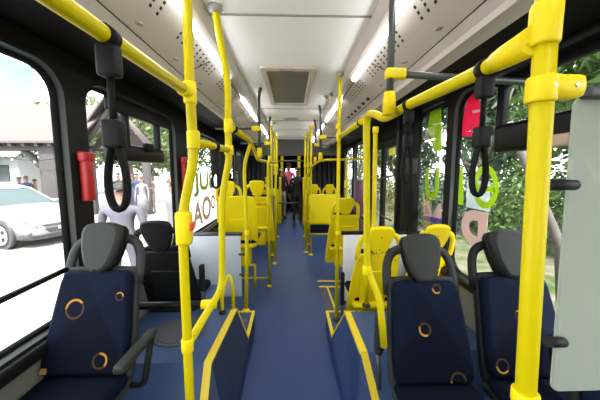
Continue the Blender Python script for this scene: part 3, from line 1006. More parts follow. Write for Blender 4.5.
# small loop rail on platform (left)
q0, q1, q2, q3 = at(222.5, 313, Z=ZP), at(226, 284, Y=2.30), at(231.5, 275, Y=2.34), at(233.5, 308, Z=ZP)
pole('grab_loop', 'small yellow loop rail on the platform end before the grey partition', [q3, Vector((q3.x, q3.y, 0.62)), at(229, 273, Y=2.32), Vector((q0.x, q0.y, 0.60)), q0], r=0.015, cat='handrail', rad=0.09, base=M['dark_plastic'])
# dark under-seat bar on the left
pole('foot_bar', 'black bar with yellow clamp under the dark platform seat, ending at the bowed pole', [at(140, 306, Y=1.55), at(216, 304, Y=1.62)], r=0.022, mat_=M['black_gloss'], cat='bar', collars=[(at(209, 304.3, Y=1.612), (1, 0.1, 0), 0.09)])

# right: thick near pole R1
YR = 0.48
xr = at(536, 200, Y=YR).x
R1b = Vector((xr + 0.049, YR, 0.20))
r1 = pole('grab_pole', 'thick yellow pole nearest the camera, beside the frosted screen', [Vector((xr - 0.032, YR, CE)), R1b], r=0.0175, base=M['yellow_plastic'], top=M['yellow_plastic'],
          collars=[(at(545, 25, Y=YR), (0, 0, 1), 0.070), (at(541, 90, Y=YR), (0, 0, 1), 0.044), (at(525, 397, Y=YR), (0, 0, 1), 0.028)])
r1.location = R1b
ck = at(560, 88, Y=YR) - R1b
br = MB()
br.bbox((ck.x - 0.036, ck.y - 0.020, ck.z - 0.021), (ck.x + 0.033, ck.y + 0.016, ck.z + 0.021), 0.015).build('clamp', M['yellow_plastic'], r1)
for px in (555, 577):
    c = at(px, 85, Y=YR - 0.020) - R1b
    MB().tube([c, c + Vector((0, -0.003, 0))], 0.003, 10).build('bolt', M['steel'], r1)
# right overhead rail
rail_z0 = at(536, 38, Y=YR)
railp = [rail_z0, at(480, 72, Y=0.67), at(410, 104, Y=1.02), at(395, 113, Y=1.12), at(384, 119, Y=1.20), at(376, 114, Y=1.27), at(369, 113.5, Y=1.36), at(366.5, 122, Y=1.40), at(366.5, 140, Y=1.40), at(367, 268, Y=1.40), at(380, 300, Y=1.33), at(384, 347, Y=1.30)]
R2 = pole('handrail', 'long yellow overhead rail that dips and turns down behind the navy aisle seat', railp, r=0.0178, cat='handrail', rad=0.06,
          collars=[(at(367, 270, Y=1.395), (0, 0, 1), 0.05)])
o_ = railp[-1]
j = MB().tube([rail_z0 + Vector((0.0, 0, -0.002)) - o_, rail_z0.lerp(railp[1], 0.45) - o_, rail_z0.lerp(railp[1], 0.62) - o_], [0.0255, 0.023, 0.021], 16).build('joint_sleeve', M['yellow_plastic'], R2)
for k in (0.3, 0.47):
    c = rail_z0.lerp(railp[1], k) - o_ + Vector((-0.010, -0.022, 0.004))
    MB().ell(c, (0.003, 0.003, 0.003), 8, 5).build('bolt', M['steel'], R2)
# boot and dark pole
dp = at(389, 112, Y=1.08)
dk = pole('ceiling_pole', 'dark grey pole with yellow clamp, from the ceiling to the dip of the overhead rail', [Vector((dp.x, dp.y, CE)), dp], r=0.0135, mat_=M['dark_tube'], cat='pole')
MB().tube([(0, 0, -0.012), (0, 0, 0.05), (0, 0, 0.075)], [0.026, 0.0235, 0.02], 14).build('boot', M['yellow_plastic'], dk)
cl = at(392, 74, Y=1.08) - dp
c_ = MB().bbox((-0.018, -0.02, cl.z - 0.019), (0.058, 0.02, cl.z + 0.019), 0.008).build('clamp', M['yellow_plastic'], dk)
for (dx, dz) in ((0.0, 0.006), (0.02, 0.012), (0.02, -0.006), (0.038, 0.008)):
    MB().tube([(dx, -0.02, cl.z + dz), (dx, -0.023, cl.z + dz)], 0.004, 8).build('bolt', M['steel'], c_)
pole('crossbar', 'short dark grey crossbar from the clamped ceiling pole to the side wall', [dp + cl + Vector((0.03, 0, 0)), Vector((0.98, dp.y + 0.05, dp.z + cl.z - 0.01))], r=0.0135, mat_=M['dark_tube'], cat='bar')
# W2 thin pole behind
Y2 = 2.26
pole('grab_pole', 'thinner yellow pole standing on the platform behind the turned-down rail', [at(375.5, 127, Y=Y2), at(374, 222, Y=Y2), at(367, 262, Y=Y2), Vector((at(366.5, 300, Y=Y2).x, Y2, ZP))], r=0.0185, base=M['grey_plastic'], rad=0.12, collars=[(at(375.5, 130, Y=Y2), (0, 0, 1), 0.05)])
# R3
Y3r = 2.42
x3 = at(338, 200, Y=Y3r).x
R3b = at(337.5, 311, Y=Y3r)
pole('grab_pole', 'straight yellow pole from ceiling to the white partition panel', [Vector((x3, Y3r, CE)), Vector((x3, Y3r, 0.2))], r=0.0165, top=M['flange'], base=M['grey_plastic'],
     collars=[(at(338.5, 137, Y=Y3r), (0, 0, 1), 0.07), (at(338, 127, Y=Y3r), (0, 0, 1), 0.04), (at(338, 233, Y=Y3r), (0, 0, 1), 0.04)])
pole('handrail', 'short yellow rail sloping from the straight pole to the turned-down rail', [at(339.5, 137, Y=Y3r), at(362, 121, Y=1.46)], cat='handrail', r=0.0175)
# cross rail and further right poles
Y4 = 4.2
pole('handrail', 'yellow cross rail curving down towards the aisle, beyond the straight pole', [at(366, 159, Y=Y4), at(321, 160, Y=Y4), at(312, 166, Y=4.7), at(306, 178, Y=5.2), at(306, 200, Y=5.3)], cat='handrail', r=TR, rad=0.15)
pole('grab_pole', 'thin yellow pole with box under the cross rail, beside the door', [at(347, 160, Y=Y4), Vector((at(347, 200, Y=Y4).x, Y4, 0))], base=M['yellow_plastic'], collars=[(at(346, 184, Y=Y4), (0, 0, 1), 0.12)])
pole('grab_pole', 'yellow pole beside the far bench, standing on the aisle floor', [Vector((at(306, 200, Y=5.25).x, 5.25, 1.5)), Vector((at(306, 200, Y=5.25).x, 5.25, 0))], base=M['yellow_plastic'], r=0.022, collars=[(at(306, 220, Y=5.25), (0, 0, 1), 0.1)])
for (px, Y, lab) in ((311, 5.1, 'first of the thin far yellow ceiling poles on the bench side'), (307.8, 5.85, 'second of the thin far yellow ceiling poles on the bench side'), (305, 6.6, 'third of the thin far yellow ceiling poles on the bench side'),
                     (271.5, 5.1, 'first of the thin far yellow ceiling poles on the grey-partition side'), (274.5, 5.85, 'second of the thin far yellow ceiling poles on the grey-partition side'), (277, 6.6, 'third of the thin far yellow ceiling poles on the grey-partition side')):
    x = at(px, 160, Y=Y).x
    pole('grab_pole', lab, [Vector((x, Y, CE)), Vector((x, Y, 0))], base=M['yellow_plastic'], top=M['yellow_plastic'], r=0.021, collars=[((x, Y, 1.75), (0, 0, 1), 0.07)], group='thin yellow ceiling poles at the far end')
# left far poles
x = at(268.5, 200, Y=3.66).x
pole('grab_pole', 'yellow pole with foot on the aisle floor beyond the grey partition', [at(268, 161, Y=3.66), Vector((x, 3.66, 0))], base=M['yellow_plastic'], collars=[((x, 3.66, 1.2), (0, 0, 1), 0.1)])
pole('handrail', 'low yellow bar between partition pole and aisle pole', [Vector((at(248, 278, Y=3.4).x, 3.5, at(248, 278, Y=3.5).z)), Vector((x, 3.66, at(268, 278, Y=3.66).z))], cat='bar', r=0.014)
pole('handrail', 'short yellow seat bar at back height beside the first yellow shell', [at(246, 204, Y=3.6), at(270, 204, Y=3.66)], cat='bar', r=0.014)
# yellow seat side frame low left
fr = thing('seat_frame', 'yellow tube frame under the first yellow shell beyond the partition', 'frame', (0, 0, 0))
fy = 3.3
A = [at(242, 265, Y=fy), at(255, 265, Y=fy), at(255, 290, Y=fy), at(242, 278, Y=fy), at(242, 268, Y=fy)]
f_ = MB()
f_.tube([A[0], A[1]], 0.016, 8).tube([A[1], A[2]], 0.014, 8).tube([A[3], at(256, 278, Y=fy)], 0.012, 8)
f_.build('frame_tube', M['yellow'], fr)
pole('grab_pole', 'short far yellow aisle pole with red button box near the low seats', [at(276, 166, Y=4.6), Vector((at(274, 200, Y=4.6).x, 4.6, 0.0))], r=0.019, base=M['yellow_plastic'], collars=[(at(274.5, 192, Y=4.6), (0, 0, 1), 0.12)])
# dark ceiling poles
for (pxt, pxb, Y, lab, sgn) in ((258.5, 259.5, 2.85, 'dark ceiling pole with yellow clamp, nearer one over the grey-partition side', -1), (268.5, 269.5, 4.3, 'dark ceiling pole with yellow clamp, farther one over the grey-partition side', -1),
                                (320.5, 320.5, 3.55, 'dark ceiling pole with yellow clamp, nearer one over the white-panel side', 1), (315.5, 315.5, 4.5, 'dark ceiling pole with yellow clamp, farther one over the white-panel side', 1)):
    xx = at(pxb, 150, Y=Y).x
    d_ = pole('ceiling_pole', lab, [Vector((xx - 0.02 * sgn, Y, CE)), Vector((xx, Y, CE - 0.1)), Vector((xx, Y, 1.78))], r=0.0165, mat_=M['dark_tube'], group='dark ceiling poles', rad=0.05)
    MB().bbox((-0.02 if sgn > 0 else -0.075, -0.025, 0.24), (0.075 if sgn > 0 else 0.02, 0.025, 0.29), 0.008).build('clamp', M['yellow_plastic'], d_)
    MB().tube([(sgn * 0.07, 0, 0.265), (sgn * 0.45, 0.02, 0.27)], 0.014, 8).build('arm', M['dark_tube'], d_)
    MB().tube([(0, 0, -0.03), (0, 0, 0.07)], [0.03, 0.024], 12).build('boot', M['yellow_plastic'], d_)
# far end yellow verticals flanking the gangway
for (px, Y, lab) in ((282, 9.4, 'wide yellow post left of the standing people at the far end'), (299, 9.4, 'wide yellow post right of the standing people at the far end')):
    x = at(px, 170, Y=Y).x
    pole('grab_pole', lab, [Vector((x, Y, CE - 0.1)), Vector((x, Y, 0.0))], r=0.05, base=M['yellow_plastic'])
pole('handrail', 'dark waist-high bar across the far aisle in front of the standing people', [at(273, 203, Y=7.6), at(303, 203, Y=7.6)], r=0.02, mat_=M['dark_tube'], cat='bar')
pole('handrail', 'dark bar across the far gangway above head height', [at(270, 161, Y=7.3), at(304, 161, Y=7.3)], r=0.02, mat_=M['dark_tube'], cat='bar')

# ------------------------------------------------------------------ partitions
def partition(label, x0, x1, y, z0, z1, m_, railm, ext=0.0):
    t = thing('partition', label, 'partition', ((x0 + x1) / 2, y, z0))
    cx = (x0 + x1) / 2
    MB().bbox((x0 - cx, -0.012, 0), (x1 - cx, 0.012, z1 - z0), 0.008).build('panel', m_, t)
    MB().tube([(x0 - cx - 0.02, 0, z1 - z0 + 0.012), (x1 - cx + 0.02 + ext, 0, z1 - z0 + 0.012)], 0.022, 12).build('top_rail', railm, t)
    for k in (0.35, 0.68):
        MB().bbox((x1 - cx - 0.02, -0.03, (z1 - z0) * k), (x1 - cx + 0.06, -0.005, (z1 - z0) * k + 0.025), 0.008).build('bracket', M['dark_tube'], t)
    return t


yl = 2.95
partition('pale grey partition panel with dark top rail, behind the kinked yellow pole', -1.22, at(241, 260, Y=yl).x, yl, 0.20, at(235, 235, Y=yl).z, M['grey_panel'], M['dark_tube'])
yr = 2.80
partition('white partition panel with black top rail, behind the yellow aisle seat shell', at(343, 260, Y=yr).x, 1.34, yr, 0.20, at(350, 234, Y=yr).z, M['white_panel'], M['black_gloss'])
# frosted screen by the near pole
ys_ = 0.55
sc = thing('screen_panel', 'frosted grey-green glass screen at the right edge, held by black pegs', 'screen', (0, 0, 0))
bl_ = at(552, 392, Y=ys_)
tl_ = at(566, 96, Y=ys_)
o = rrect(bl_.x, 1.30, bl_.z, tl_.z, 0.018)
MB().puff([(q[0], q[1]) for q in o], lambda u, v, t_: Vector((u + (v - bl_.z) * (tl_.x - bl_.x) / (tl_.z - bl_.z) * 0.4, ys_ + t_, v)), 0.0, 0.008, 0.002).build('glass', M['frost'], sc)
for py, ex in ((185, 577), (342, 565)):
    a = at(548, py, Y=ys_ - 0.03)
    c = at(ex, py, Y=ys_ - 0.015)
    MB().tube([a, c - Vector((0.005, 0, 0)), c], [0.011, 0.011, 0.007], 12).build('peg', M['dark_plastic'], sc)
c = at(595, 92, Y=ys_ - 0.01)
MB().bbox((c.x - 0.02, ys_ - 0.02, c.z - 0.012), (1.30, ys_ + 0.02, c.z + 0.012), 0.006).build('top_bar', M['dark_tube'], sc)

# ------------------------------------------------------------------ hanging straps
def strap(label, anchor, rail_dir, s, hang, loop, mhang=0.0):
    """anchor on rail centre; hang = length to buckle; loop = loop length"""
    t = thing('hanging_strap', label, 'strap', anchor)
    rd = Vector(rail_dir).normalized()
    MB().tube([-rd * 0.016 * s, rd * 0.016 * s], 0.0225, 14).build('rail_band', M['black'], t)
    MB().bbox((-0.022 * s, -0.016 * s, -0.085 * s), (0.022 * s, 0.016 * s, -0.018), 0.008 * s).build('hanger_clip', M['dark_plastic'], t)
    MB().tube([(0, 0, -0.06 * s), (0, 0, -hang)], 0.009 * s, 8, flat=0.5, fhint=(1, 0, 0)).build('webbing', M['black'], t)
    MB().bbox((-0.020 * s, -0.017 * s, -hang - 0.05 * s), (0.020 * s, 0.017 * s, -hang + 0.012 * s), 0.007 * s).build('buckle', M['dark_plastic'], t)
    pts = []
    for k in range(25):
        a = k / 24 * 2 * pi
        w = 0.026 * s * sin(a) * (0.55 + 0.45 * (1 - cos(a)) / 2)
        pts.append((w, 0, -hang - 0.04 * s - loop * (1 - cos(a)) / 2))
    MB().tube(pts, 0.0068 * s, 8, flat=1.8, fhint=(1, 0, 0)).build('loop', M['black'], t)
    return t


a = at(111, 30, Y=0.68)
def on_rail(p, q, px):
    lo, hi = 0.0, 1.0
    for _ in range(40):
        mid = (lo + hi) / 2
        v = p.lerp(q, mid) - CAMP
        x = 300 + F * v.dot(rgt) / v.dot(fwd)
        if (x > px) == (p.x > q.x or True) and x > px:
            lo = mid
        else:
            hi = mid
    return p.lerp(q, (lo + hi) / 2)


a = on_rail(ra, rb, 107.5)
strap('big black hanging strap on the overhead rail, in front of the near-left windows', a, rb - ra, 1.0, 0.188, 0.150)
k = (488 - 536) / (480 - 536.0)
a = on_rail(rail_z0, railp[1], 486)
strap('black hanging strap in front of the window with crimson sticker', a, railp[1] - rail_z0, 0.80, 0.142, 0.122)
q = at(195, 142, Y=YP1).lerp(at(229, 150, Y=YP2), 0.5)
strap('small black strap on the short rail between kinked pole and bowed pole', q, (0.3, 0.4, 0), 0.9, 0.085, 0.07)
q = at(409, 105, Y=1.03)
strap('black strap folded on the overhead rail in front of the dark pillar', q, railp[2] - railp[1], 0.8, 0.12, 0.14)
q = at(361, 122, Y=1.5)
bnd = MB().tube([Vector((0, -0.012, 0.0)), Vector((0, 0.012, 0.0))], 0.0225, 14).build('rail_band', M['black'])
bnd.location = at(234, 129, Y=1.60)
tag(bnd, 'black band around the overhead rail just past the bowed pole', 'band')
bnd = MB().tube([Vector((0, -0.012, 0.0)), Vector((0, 0.012, 0.0))], 0.022, 14).build('rail_band', M['black'])
bnd.location = at(361, 122, Y=1.5)
tag(bnd, 'black band around the sloping rail next to the turned-down rail', 'band')

# ------------------------------------------------------------------ red hammers, window bars, hopper bars
def hammer(label, x, y, z0, z1, sd):
    t = thing('emergency_hammer', label, 'emergency hammer', (x, y, z0))
    hgt = z1 - z0
    MB().bbox((-0.022, -0.032, 0), (0.022, 0.032, hgt * 0.86), 0.010).build('holder', M['red'], t)
    MB().bbox((-0.026, -0.042, hgt * 0.80), (0.026, 0.042, hgt), 0.012).build('hammer_head', M['red'], t)
    MB().ell((-sd * 0.022, 0, hgt * 0.55), (0.006, 0.014, 0.03), 8, 6).build('seal', mat('red_dark', (0.35, 0.01, 0.01), 0.5), t)


hammer('red emergency hammer holder on the pillar by the near-left window', -1.205, at(87, 170, X=-1.205).y, at(87, 201, X=-1.205).z, at(87, 152, X=-1.205).z, -1)
hammer('small red emergency hammer holder on the pillar behind the kinked pole', -1.205, at(184, 170, X=-1.205).y, at(184, 186, X=-1.205).z, at(184, 157, X=-1.205).z, -1)
hammer('far red emergency hammer holder beside the door', 1.32, 4.82, 1.28, 1.56, 1)
hammer('far red hammer holder on the pillar past the tan-lettered window', -1.205, 4.85, 1.45, 1.75, -1)

rr_ = MB().tube([at(-60, 329, X=-1.23), at(66, 269.5, X=-1.23)], 0.014, 10)
rr_.build('window_guard_bar', M['black_gloss'], WL[0])
# hopper of window 2
hl0, hl1 = at(120, 161, X=-1.22), at(165, 160, X=-1.22)
z0 = hl0.z
hy0_ = at(109, 150, X=-1.25).y
MB().bbox((-1.30, hy0_, z0), (-1.215, hl1.y, z0 + 0.13), 0.035).build('hopper_bar', M['black_gloss'], WL[1])
MB().bbox((-1.285, hl1.y - 0.07, z0 + 0.05), (-1.235, hl1.y - 0.03, LT - 0.03), 0.008).bbox((-1.285, hy0_ + 0.03, LT - 0.13), (-1.235, left_wins[1][1] - 0.08, LT - 0.03), 0.01).bbox((-1.285, hy0_ + 0.20, z0 + 0.05), (-1.235, hy0_ + 0.235, LT - 0.05), 0.008).build('hopper_frame', M['black_gloss'], WL[1])
MB().bbox((-1.235, hl1.y - 0.36, z0 + 0.09), (-1.19, hl1.y - 0.25, z0 + 0.16), 0.012).build('hopper_latch', M['black'], WL[1])
# hopper of right near window
hz = [at(494, 140, X=1.33), at(494, 153, X=1.33), at(494, 126, X=1.33)]
MB().bbox((1.32, 0.55, hz[1].z), (1.41, hz[0].y, hz[2].z), 0.03).build('hopper_bar', M['black_gloss'], WR[0])
MB().bbox((1.355, hz[0].y - 0.02, 1.75), (1.40, hz[0].y + 0.035, RT - 0.04), 0.008).bbox((1.355, 0.5, RT - 0.10), (1.40, hz[0].y + 0.03, RT - 0.04), 0.01).build('hopper_frame', M['black_gloss'], WR[0])
q = at(560, 140, X=1.31)
MB().bbox((1.29, q.y - 0.06, q.z - 0.03), (1.33, q.y + 0.06, q.z + 0.03), 0.012).build('hopper_latch', mat('tan_latch', (0.45, 0.32, 0.22), 0.5), WR[0])

# ------------------------------------------------------------------ window stickers and lettering
def sticker(name, label, pts, sd, m_, off=0.059):
    X = sd * (XW[sd] + off)
    P = [at(px, py, X=X) for px, py in pts]
    o = MB().prism([Vector((X, q.y, q.z)) for q in P], (sd * 0.0015, 0, 0)).build(name, m_)
    return tag(o, label, 'window sticker')


def lettering(label, txt, px0, px1, py0, py1, sd, m_, off=0.062, mirror_=False, wt=0.03):
    X = sd * (XW[sd] + off)
    a, c = at(px0, py1, X=X), at(px1, py0, X=X)
    cu = bpy.data.curves.new('window_lettering', 'FONT')
    cu.body = txt
    cu.extrude = 0.001
    cu.offset = wt
    o = bpy.data.objects.new('window_lettering', cu)
    COL.objects.link(o)
    bpy.context.view_layer.update()
    me = bpy.data.meshes.new_from_object(o)
    bpy.data.objects.remove(o)
    xs = [v.co.x for v in me.vertices]
    zs = [v.co.y for v in me.vertices]
    x0, x1, z0_, z1_ = min(xs), max(xs), min(zs), max(zs)
    zb, zt = a.z, c.z
    pm = (px0 + px1) / 2
    zb, zt = at(pm, py1, X=X).z, at(pm, py0, X=X).z
    for v in me.vertices:
        u = (v.co.x - x0) / (x1 - x0)
        w = (v.co.y - z0_) / (z1_ - z0_)
        if mirror_:
            u = 1 - u
        v.co = Vector((X + v.co.z, a.y + (c.y - a.y) * u, zb + (zt - zb) * w))
    me.name = 'window_lettering'
    me.materials.append(m_)
    o = bpy.data.objects.new('window_lettering', me)
    COL.objects.link(o)
    return tag(o, label, 'window lettering')


sticker('window_sticker', 'pale blue square film on the upper near-left window', [(-60, 30), (33, 68), (34, 100), (-60, 100)], -1, M['blue_film'])
lettering('tan letter A on the window behind the kinked pole', 'A', 193, 202.5, 202, 226, -1, M['tan'])
lettering('tan letter O next to the tan letter A', 'O', 202.5, 210.5, 196, 220, -1, M['tan'])
lettering('small tan letter O next to the bigger tan O', 'O', 211, 215, 195, 209, -1, M['tan'])
lettering('olive letters above the tan letters', 'JU8', 194, 214, 172, 195, -1, M['olive'])
sticker('window_sticker', 'crimson angled sticker on the window behind the right hanging strap', [(468, 92), (477, 92), (483, 115), (482, 136), (461, 136.5), (462, 128)], 1, M['crimson'])
sticker('window_sticker', 'white dash on the crimson sticker', [(472, 110.5), (483, 109), (483, 111.2), (473, 113.2)], 1, M['white_film'], 0.054)
sticker('window_sticker', 'lime leaf-shaped sticker on the narrow window', [(430, 112), (436, 107), (441, 106), (442, 150), (434, 152), (428, 128)], 1, M['lime'])
sticker('window_sticker', 'white dash on the lime leaf-shaped sticker', [(432, 124), (441.5, 122), (441.5, 123.8), (433, 125.4)], 1, M['white_film'], 0.054)
sticker('window_sticker', 'lime upright bar sticker at the edge of the strap window', [(458, 167), (463, 167), (463, 205), (458, 204)], 1, M['lime'])
def arc_px(cx, cy, rx, ry, a0, a1, n=18):
    return [(cx + rx * cos(radians(a0 + (a1 - a0) * k / n)), cy - ry * sin(radians(a0 + (a1 - a0) * k / n))) for k in range(n + 1)]


eo, ei = arc_px(485.5, 187, 13, 22, 200, -150), arc_px(485.5, 187, 8, 15, 200, -150)
em = MB()
XE = XW[1] + 0.060
for k in range(len(eo) - 1):
    em.prism([at(q[0], q[1], X=XE) for q in (eo[k], eo[k + 1], ei[k + 1], ei[k])], (0.0015, 0, 0))
em.prism([at(q[0], q[1], X=XE - 0.0008) for q in ((476, 184), (495, 187), (495, 193), (475, 190))], (0.0015, 0, 0))
tag(em.build('window_lettering', M['lime']), 'lime round letter e seen through the loop of the right strap', 'window lettering')
sticker('window_sticker', 'clear bluish card behind the lime letter e', [(467, 180), (490, 181), (490, 212), (466, 207)], 1, M['clear'], 0.066)
lettering('pale pink mirrored letter D above the black headrest', 'D', 460, 488.5, 210, 246, 1, M['pink'], mirror_=True, wt=0.075)
lettering('lime letters U on the narrow window', 'U', 424.5, 439.5, 168, 200, 1, M['lime'])
sticker('window_sticker', 'pale pink film low on the narrow window', [(423.5, 199), (428, 200), (432, 216), (438, 204), (441, 203), (441, 219), (423.5, 215)], 1, M['pink'])
sticker('window_sticker', 'violet strip sticker low on the narrow window', [(423.5, 215), (441, 219.5), (441, 224), (423.5, 220)], 1, M['violet'], 0.064)
q = at(391.5, 152, X=1.39)
tag(MB().box((1.385, q.y - 0.12, q.z - 0.04), (1.389, q.y + 0.08, q.z + 0.05)).build('notice', mat('notice_yellow', (0.75, 0.72, 0.05), 0.6)), 'yellow notice on the door glass', 'notice')
q = at(358, 195, X=1.18)
tag(MB().bbox((1.12, 4.78, 0.85), (1.33, 4.83, 1.46), 0.04).box((1.22, 4.80, 0.0), (1.25, 4.82, 0.86)).build('door_screen', mat('plum_screen', (0.10, 0.03, 0.06), 0.3)), 'plum-coloured glazed screen beside the door', 'screen')

# driver-end bits: black validator boxes and dark silhouettes near the left door area
v_ = thing('ticket_reader', 'black ticket reader on the dark wall section left of the first yellow shell', 'ticket reader', (-1.08, 4.55, 1.3))
MB().bbox((-0.10, -0.06, -0.10), (0.10, 0.06, 0.20), 0.03).build('body', M['black_gloss'], v_)
MB().ell((0.02, -0.03, 0.24), (0.07, 0.05, 0.06)).build('hood', M['black'], v_)
MB().tube([(0, 0, -0.1), (0, 0, -1.3)], 0.03, 10).build('post', M['black'], v_)
MB().box((-1.24, 4.50, 0.62), (-1.14, 4.90, 2.2)).build('trim_door_pillar_left', M['black'], kind='structure')
t = thing('fold_screen', 'dark round-cornered monitor box on the aisle, near the far yellow poles', 'monitor', at(273.5, 182, Y=5.4))
MB().bbox((-0.11, -0.05, -0.15), (0.11, 0.05, 0.15), 0.05).build('case', M['black_gloss'], t)
MB().tube([(0.0, 0.0, -0.15), (0, 0, -1.40 + 0.0)], 0.02, 8).build('stand', M['dark_tube'], t)
hd_ = MB()
for k in range(3):
    hd_.tube([(1.02 - 0.06 * k, 2.72 + 0.02 * k, 0.3), (1.02 - 0.06 * k, 2.72 + 0.02 * k, 2.1)], 0.02, 8)
# dark upright ducts beside the door
for k, (x_, w_) in enumerate(((1.28, 0.05), (1.20, 0.03))):
    tag(MB().bbox((x_ - w_, 2.78 + k * 0.2, 0.0), (x_ + w_, 2.84 + k * 0.2, 2.24), 0.012).build('door_post', M['black_gloss']), ('glossy black upright post beside the narrow window', 'slimmer black upright post next to the door')[k], 'post')
ctl = thing('control_box', 'grey box with dangling cable on the post beside the narrow window', 'control box', (1.22, 2.74, 1.68))
MB().bbox((-0.05, -0.03, -0.10), (0.05, 0.03, 0.06), 0.015).build('case', M['grey_plastic'], ctl)
MB().tube(fillet([(0, 0, -0.1), (0.03, -0.02, -0.4), (-0.02, 0, -0.7), (0.03, 0, -0.9)], 0.1), 0.012, 8).build('cable', M['black'], ctl)

# ------------------------------------------------------------------ people
def person(label, x, y, z, rz, hgt, shirt, trousers, hair, skin=None, pose='stand', long_hair=False, skirt=False, group=None):
    skin = skin or M['skinL']
    t = thing('person', label, 'person', (x, y, z), rz, group)
    V, E, Rr = [], [], []

    def add(p, r, par=None):
        V.append(tuple(p))
        Rr.append(r)
        if par is not None:
            E.append((par, len(V) - 1))
        return len(V) - 1
    s = hgt / 1.75
    lean = 0.0 if pose != 'lean' else 0.28
    pel = add((0, 0, 0.95 * s), 0.135 * s)
    wai = add((0, -lean * 0.25 * s, 1.10 * s), 0.120 * s, pel)
    che = add((0, -lean * 0.8 * s, 1.30 * s), 0.145 * s, wai)
    nec = add((0, -lean * 1.2 * s, 1.47 * s), 0.058 * s, che)
    nk2 = add((0, -lean * 1.4 * s, 1.53 * s), 0.055 * s, nec)
    hd1 = add((0, -lean * 1.6 * s - 0.015 * s, 1.60 * s), 0.085 * s, nk2)
    hd2 = add((0, -lean * 1.8 * s - 0.01 * s, 1.69 * s), 0.078 * s, hd1)
    hands = []
    for sg in (-1, 1):
        shx = sg * 0.185 * s
        sh = add((shx, -lean * 1.0 * s, 1.40 * s), 0.060 * s, che)
        if pose == 'phone' and sg == 1 or pose == 'lean':
            el = add((sg * 0.25 * s, -lean * s - 0.06 * s, 1.14 * s), 0.043 * s, sh)
            wr_ = add((sg * 0.12 * s, -lean * s - 0.26 * s, 1.16 * s), 0.030 * s, el)
            hdv = add((sg * 0.09 * s, -lean * s - 0.33 * s, 1.18 * s), 0.030 * s, wr_)
            dd = Vector((-0.2 * sg, -0.95, 0.2)).normalized()
        elif pose == 'raise' and sg == 1:
            el = add((sg * 0.30 * s, -0.08 * s, 1.30 * s), 0.043 * s, sh)
            wr_ = add((sg * 0.22 * s, -0.12 * s, 1.52 * s), 0.030 * s, el)
            hdv = add((sg * 0.20 * s, -0.13 * s, 1.60 * s), 0.030 * s, wr_)
            dd = Vector((-0.1, 0, 1)).normalized()
        else:
            el = add((sg * 0.245 * s, 0.02 * s, 1.12 * s), 0.043 * s, sh)
            wr_ = add((sg * 0.255 * s, -0.05 * s, 0.88 * s), 0.030 * s, el)
            hdv = add((sg * 0.255 * s, -0.065 * s, 0.80 * s), 0.032 * s, wr_)
            dd = Vector((0, -0.15, -1)).normalized()
        hands.append((Vector(V[hdv]), s))
        side = dd.cross(Vector((1, 0, 0)))
        side = side.normalized() if side.length > 0.1 else Vector((0, 1, 0))
        for q, (o_f, ln) in enumerate(((-0.030, 0.075), (-0.010, 0.088), (0.010, 0.083), (0.028, 0.065))):
            f0 = Vector(V[hdv]) + side * o_f * s + dd * 0.03 * s
            i0 = add(f0, 0.0095 * s, hdv)
            add(f0 + dd * ln * 0.5 * s, 0.009 * s, i0)
            add(f0 + (dd * ln * 0.9 + Vector((-sg * 0.015, -0.01, 0))) * s, 0.008 * s, len(V) - 1)
        th = add(Vector(V[hdv]) + (side * -0.042 + dd * 0.005) * s, 0.010 * s, hdv)
        add(Vector(V[hdv]) + (side * -0.055 + dd * 0.045) * s, 0.009 * s, th)
        hp_ = add((sg * 0.095 * s, 0, 0.88 * s), 0.092 * s, pel)
        kn = add((sg * 0.105 * s, -0.02 * s, 0.50 * s), 0.058 * s, hp_)
        an = add((sg * 0.11 * s, 0.02 * s, 0.10 * s), 0.042 * s, kn)
        hl = add((sg * 0.11 * s, 0.01 * s, 0.05 * s), 0.046 * s, an)
        add((sg * 0.12 * s, -0.15 * s, 0.035 * s), 0.036 * s, hl)
    me = bpy.data.meshes.new('body')
    me.from_pydata(V, E, [])
    o = bpy.data.objects.new('body', me)
    COL.objects.link(o)
    md = o.modifiers.new('skin', 'SKIN')
    for i, r in enumerate(Rr):
        me.skin_vertices[0].data[i].radius = (r, r * (0.78 if i in (0, 1, 2) else 1.0))
    me.skin_vertices[0].data[0].use_root = True
    sb_ = o.modifiers.new('sub', 'SUBSURF')
    sb_.levels = 1
    sb_.render_levels = 1
    bpy.context.view_layer.update()
    dg = bpy.context.evaluated_depsgraph_get()
    me2 = bpy.data.meshes.new_from_object(o.evaluated_get(dg))
    bpy.data.objects.remove(o)
    me2.name = 'body'
    me2.materials.clear()
    for mm in (skin, shirt, trousers, M['shoe']):
        me2.materials.append(mm)
    HV = [h_[0] for h_ in hands]
    for p in me2.polygons:
        p.use_smooth = True
        c = p.center
        if c.z > 1.475 * s and abs(c.x) < 0.12 * s:
            k = 0
        elif min((c - hv).length for hv in HV) < 0.11 * s:
            k = 0
        elif c.z < 0.085 * s:
            k = 3
        elif c.z > 0.97 * s or abs(c.x) > 0.20 * s:
            k = 1
        else:
            k = 2
        p.material_index = k
    bo = bpy.data.objects.new('body', me2)
    COL.objects.link(bo)
    bo.parent = t
    hc = Vector(V[hd2])
    hm = MB()
    hm.ell((hc.x, hc.y + 0.012 * s, hc.z + 0.005 * s), (0.092 * s, 0.100 * s, 0.100 * s), 14, 7, zmin=-0.1)
    if long_hair:
        hm.tube([(hc.x, hc.y + 0.07 * s, hc.z + 0.03 * s), (hc.x, hc.y + 0.10 * s, hc.z - 0.10 * s), (hc.x, hc.y + 0.10 * s, hc.z - 0.26 * s)], [0.06 * s, 0.075 * s, 0.045 * s], 10)
    hm.build('hair', hair, t)
    fe = MB()
    for sg in (-1, 1):
        fe.ell((hc.x + sg * 0.03 * s, hc.y - 0.082 * s, hc.z - 0.035 * s), (0.010 * s, 0.007 * s, 0.007 * s), 8, 5)
    fe.build('eyes', M['eye'], t)
    fn = MB()
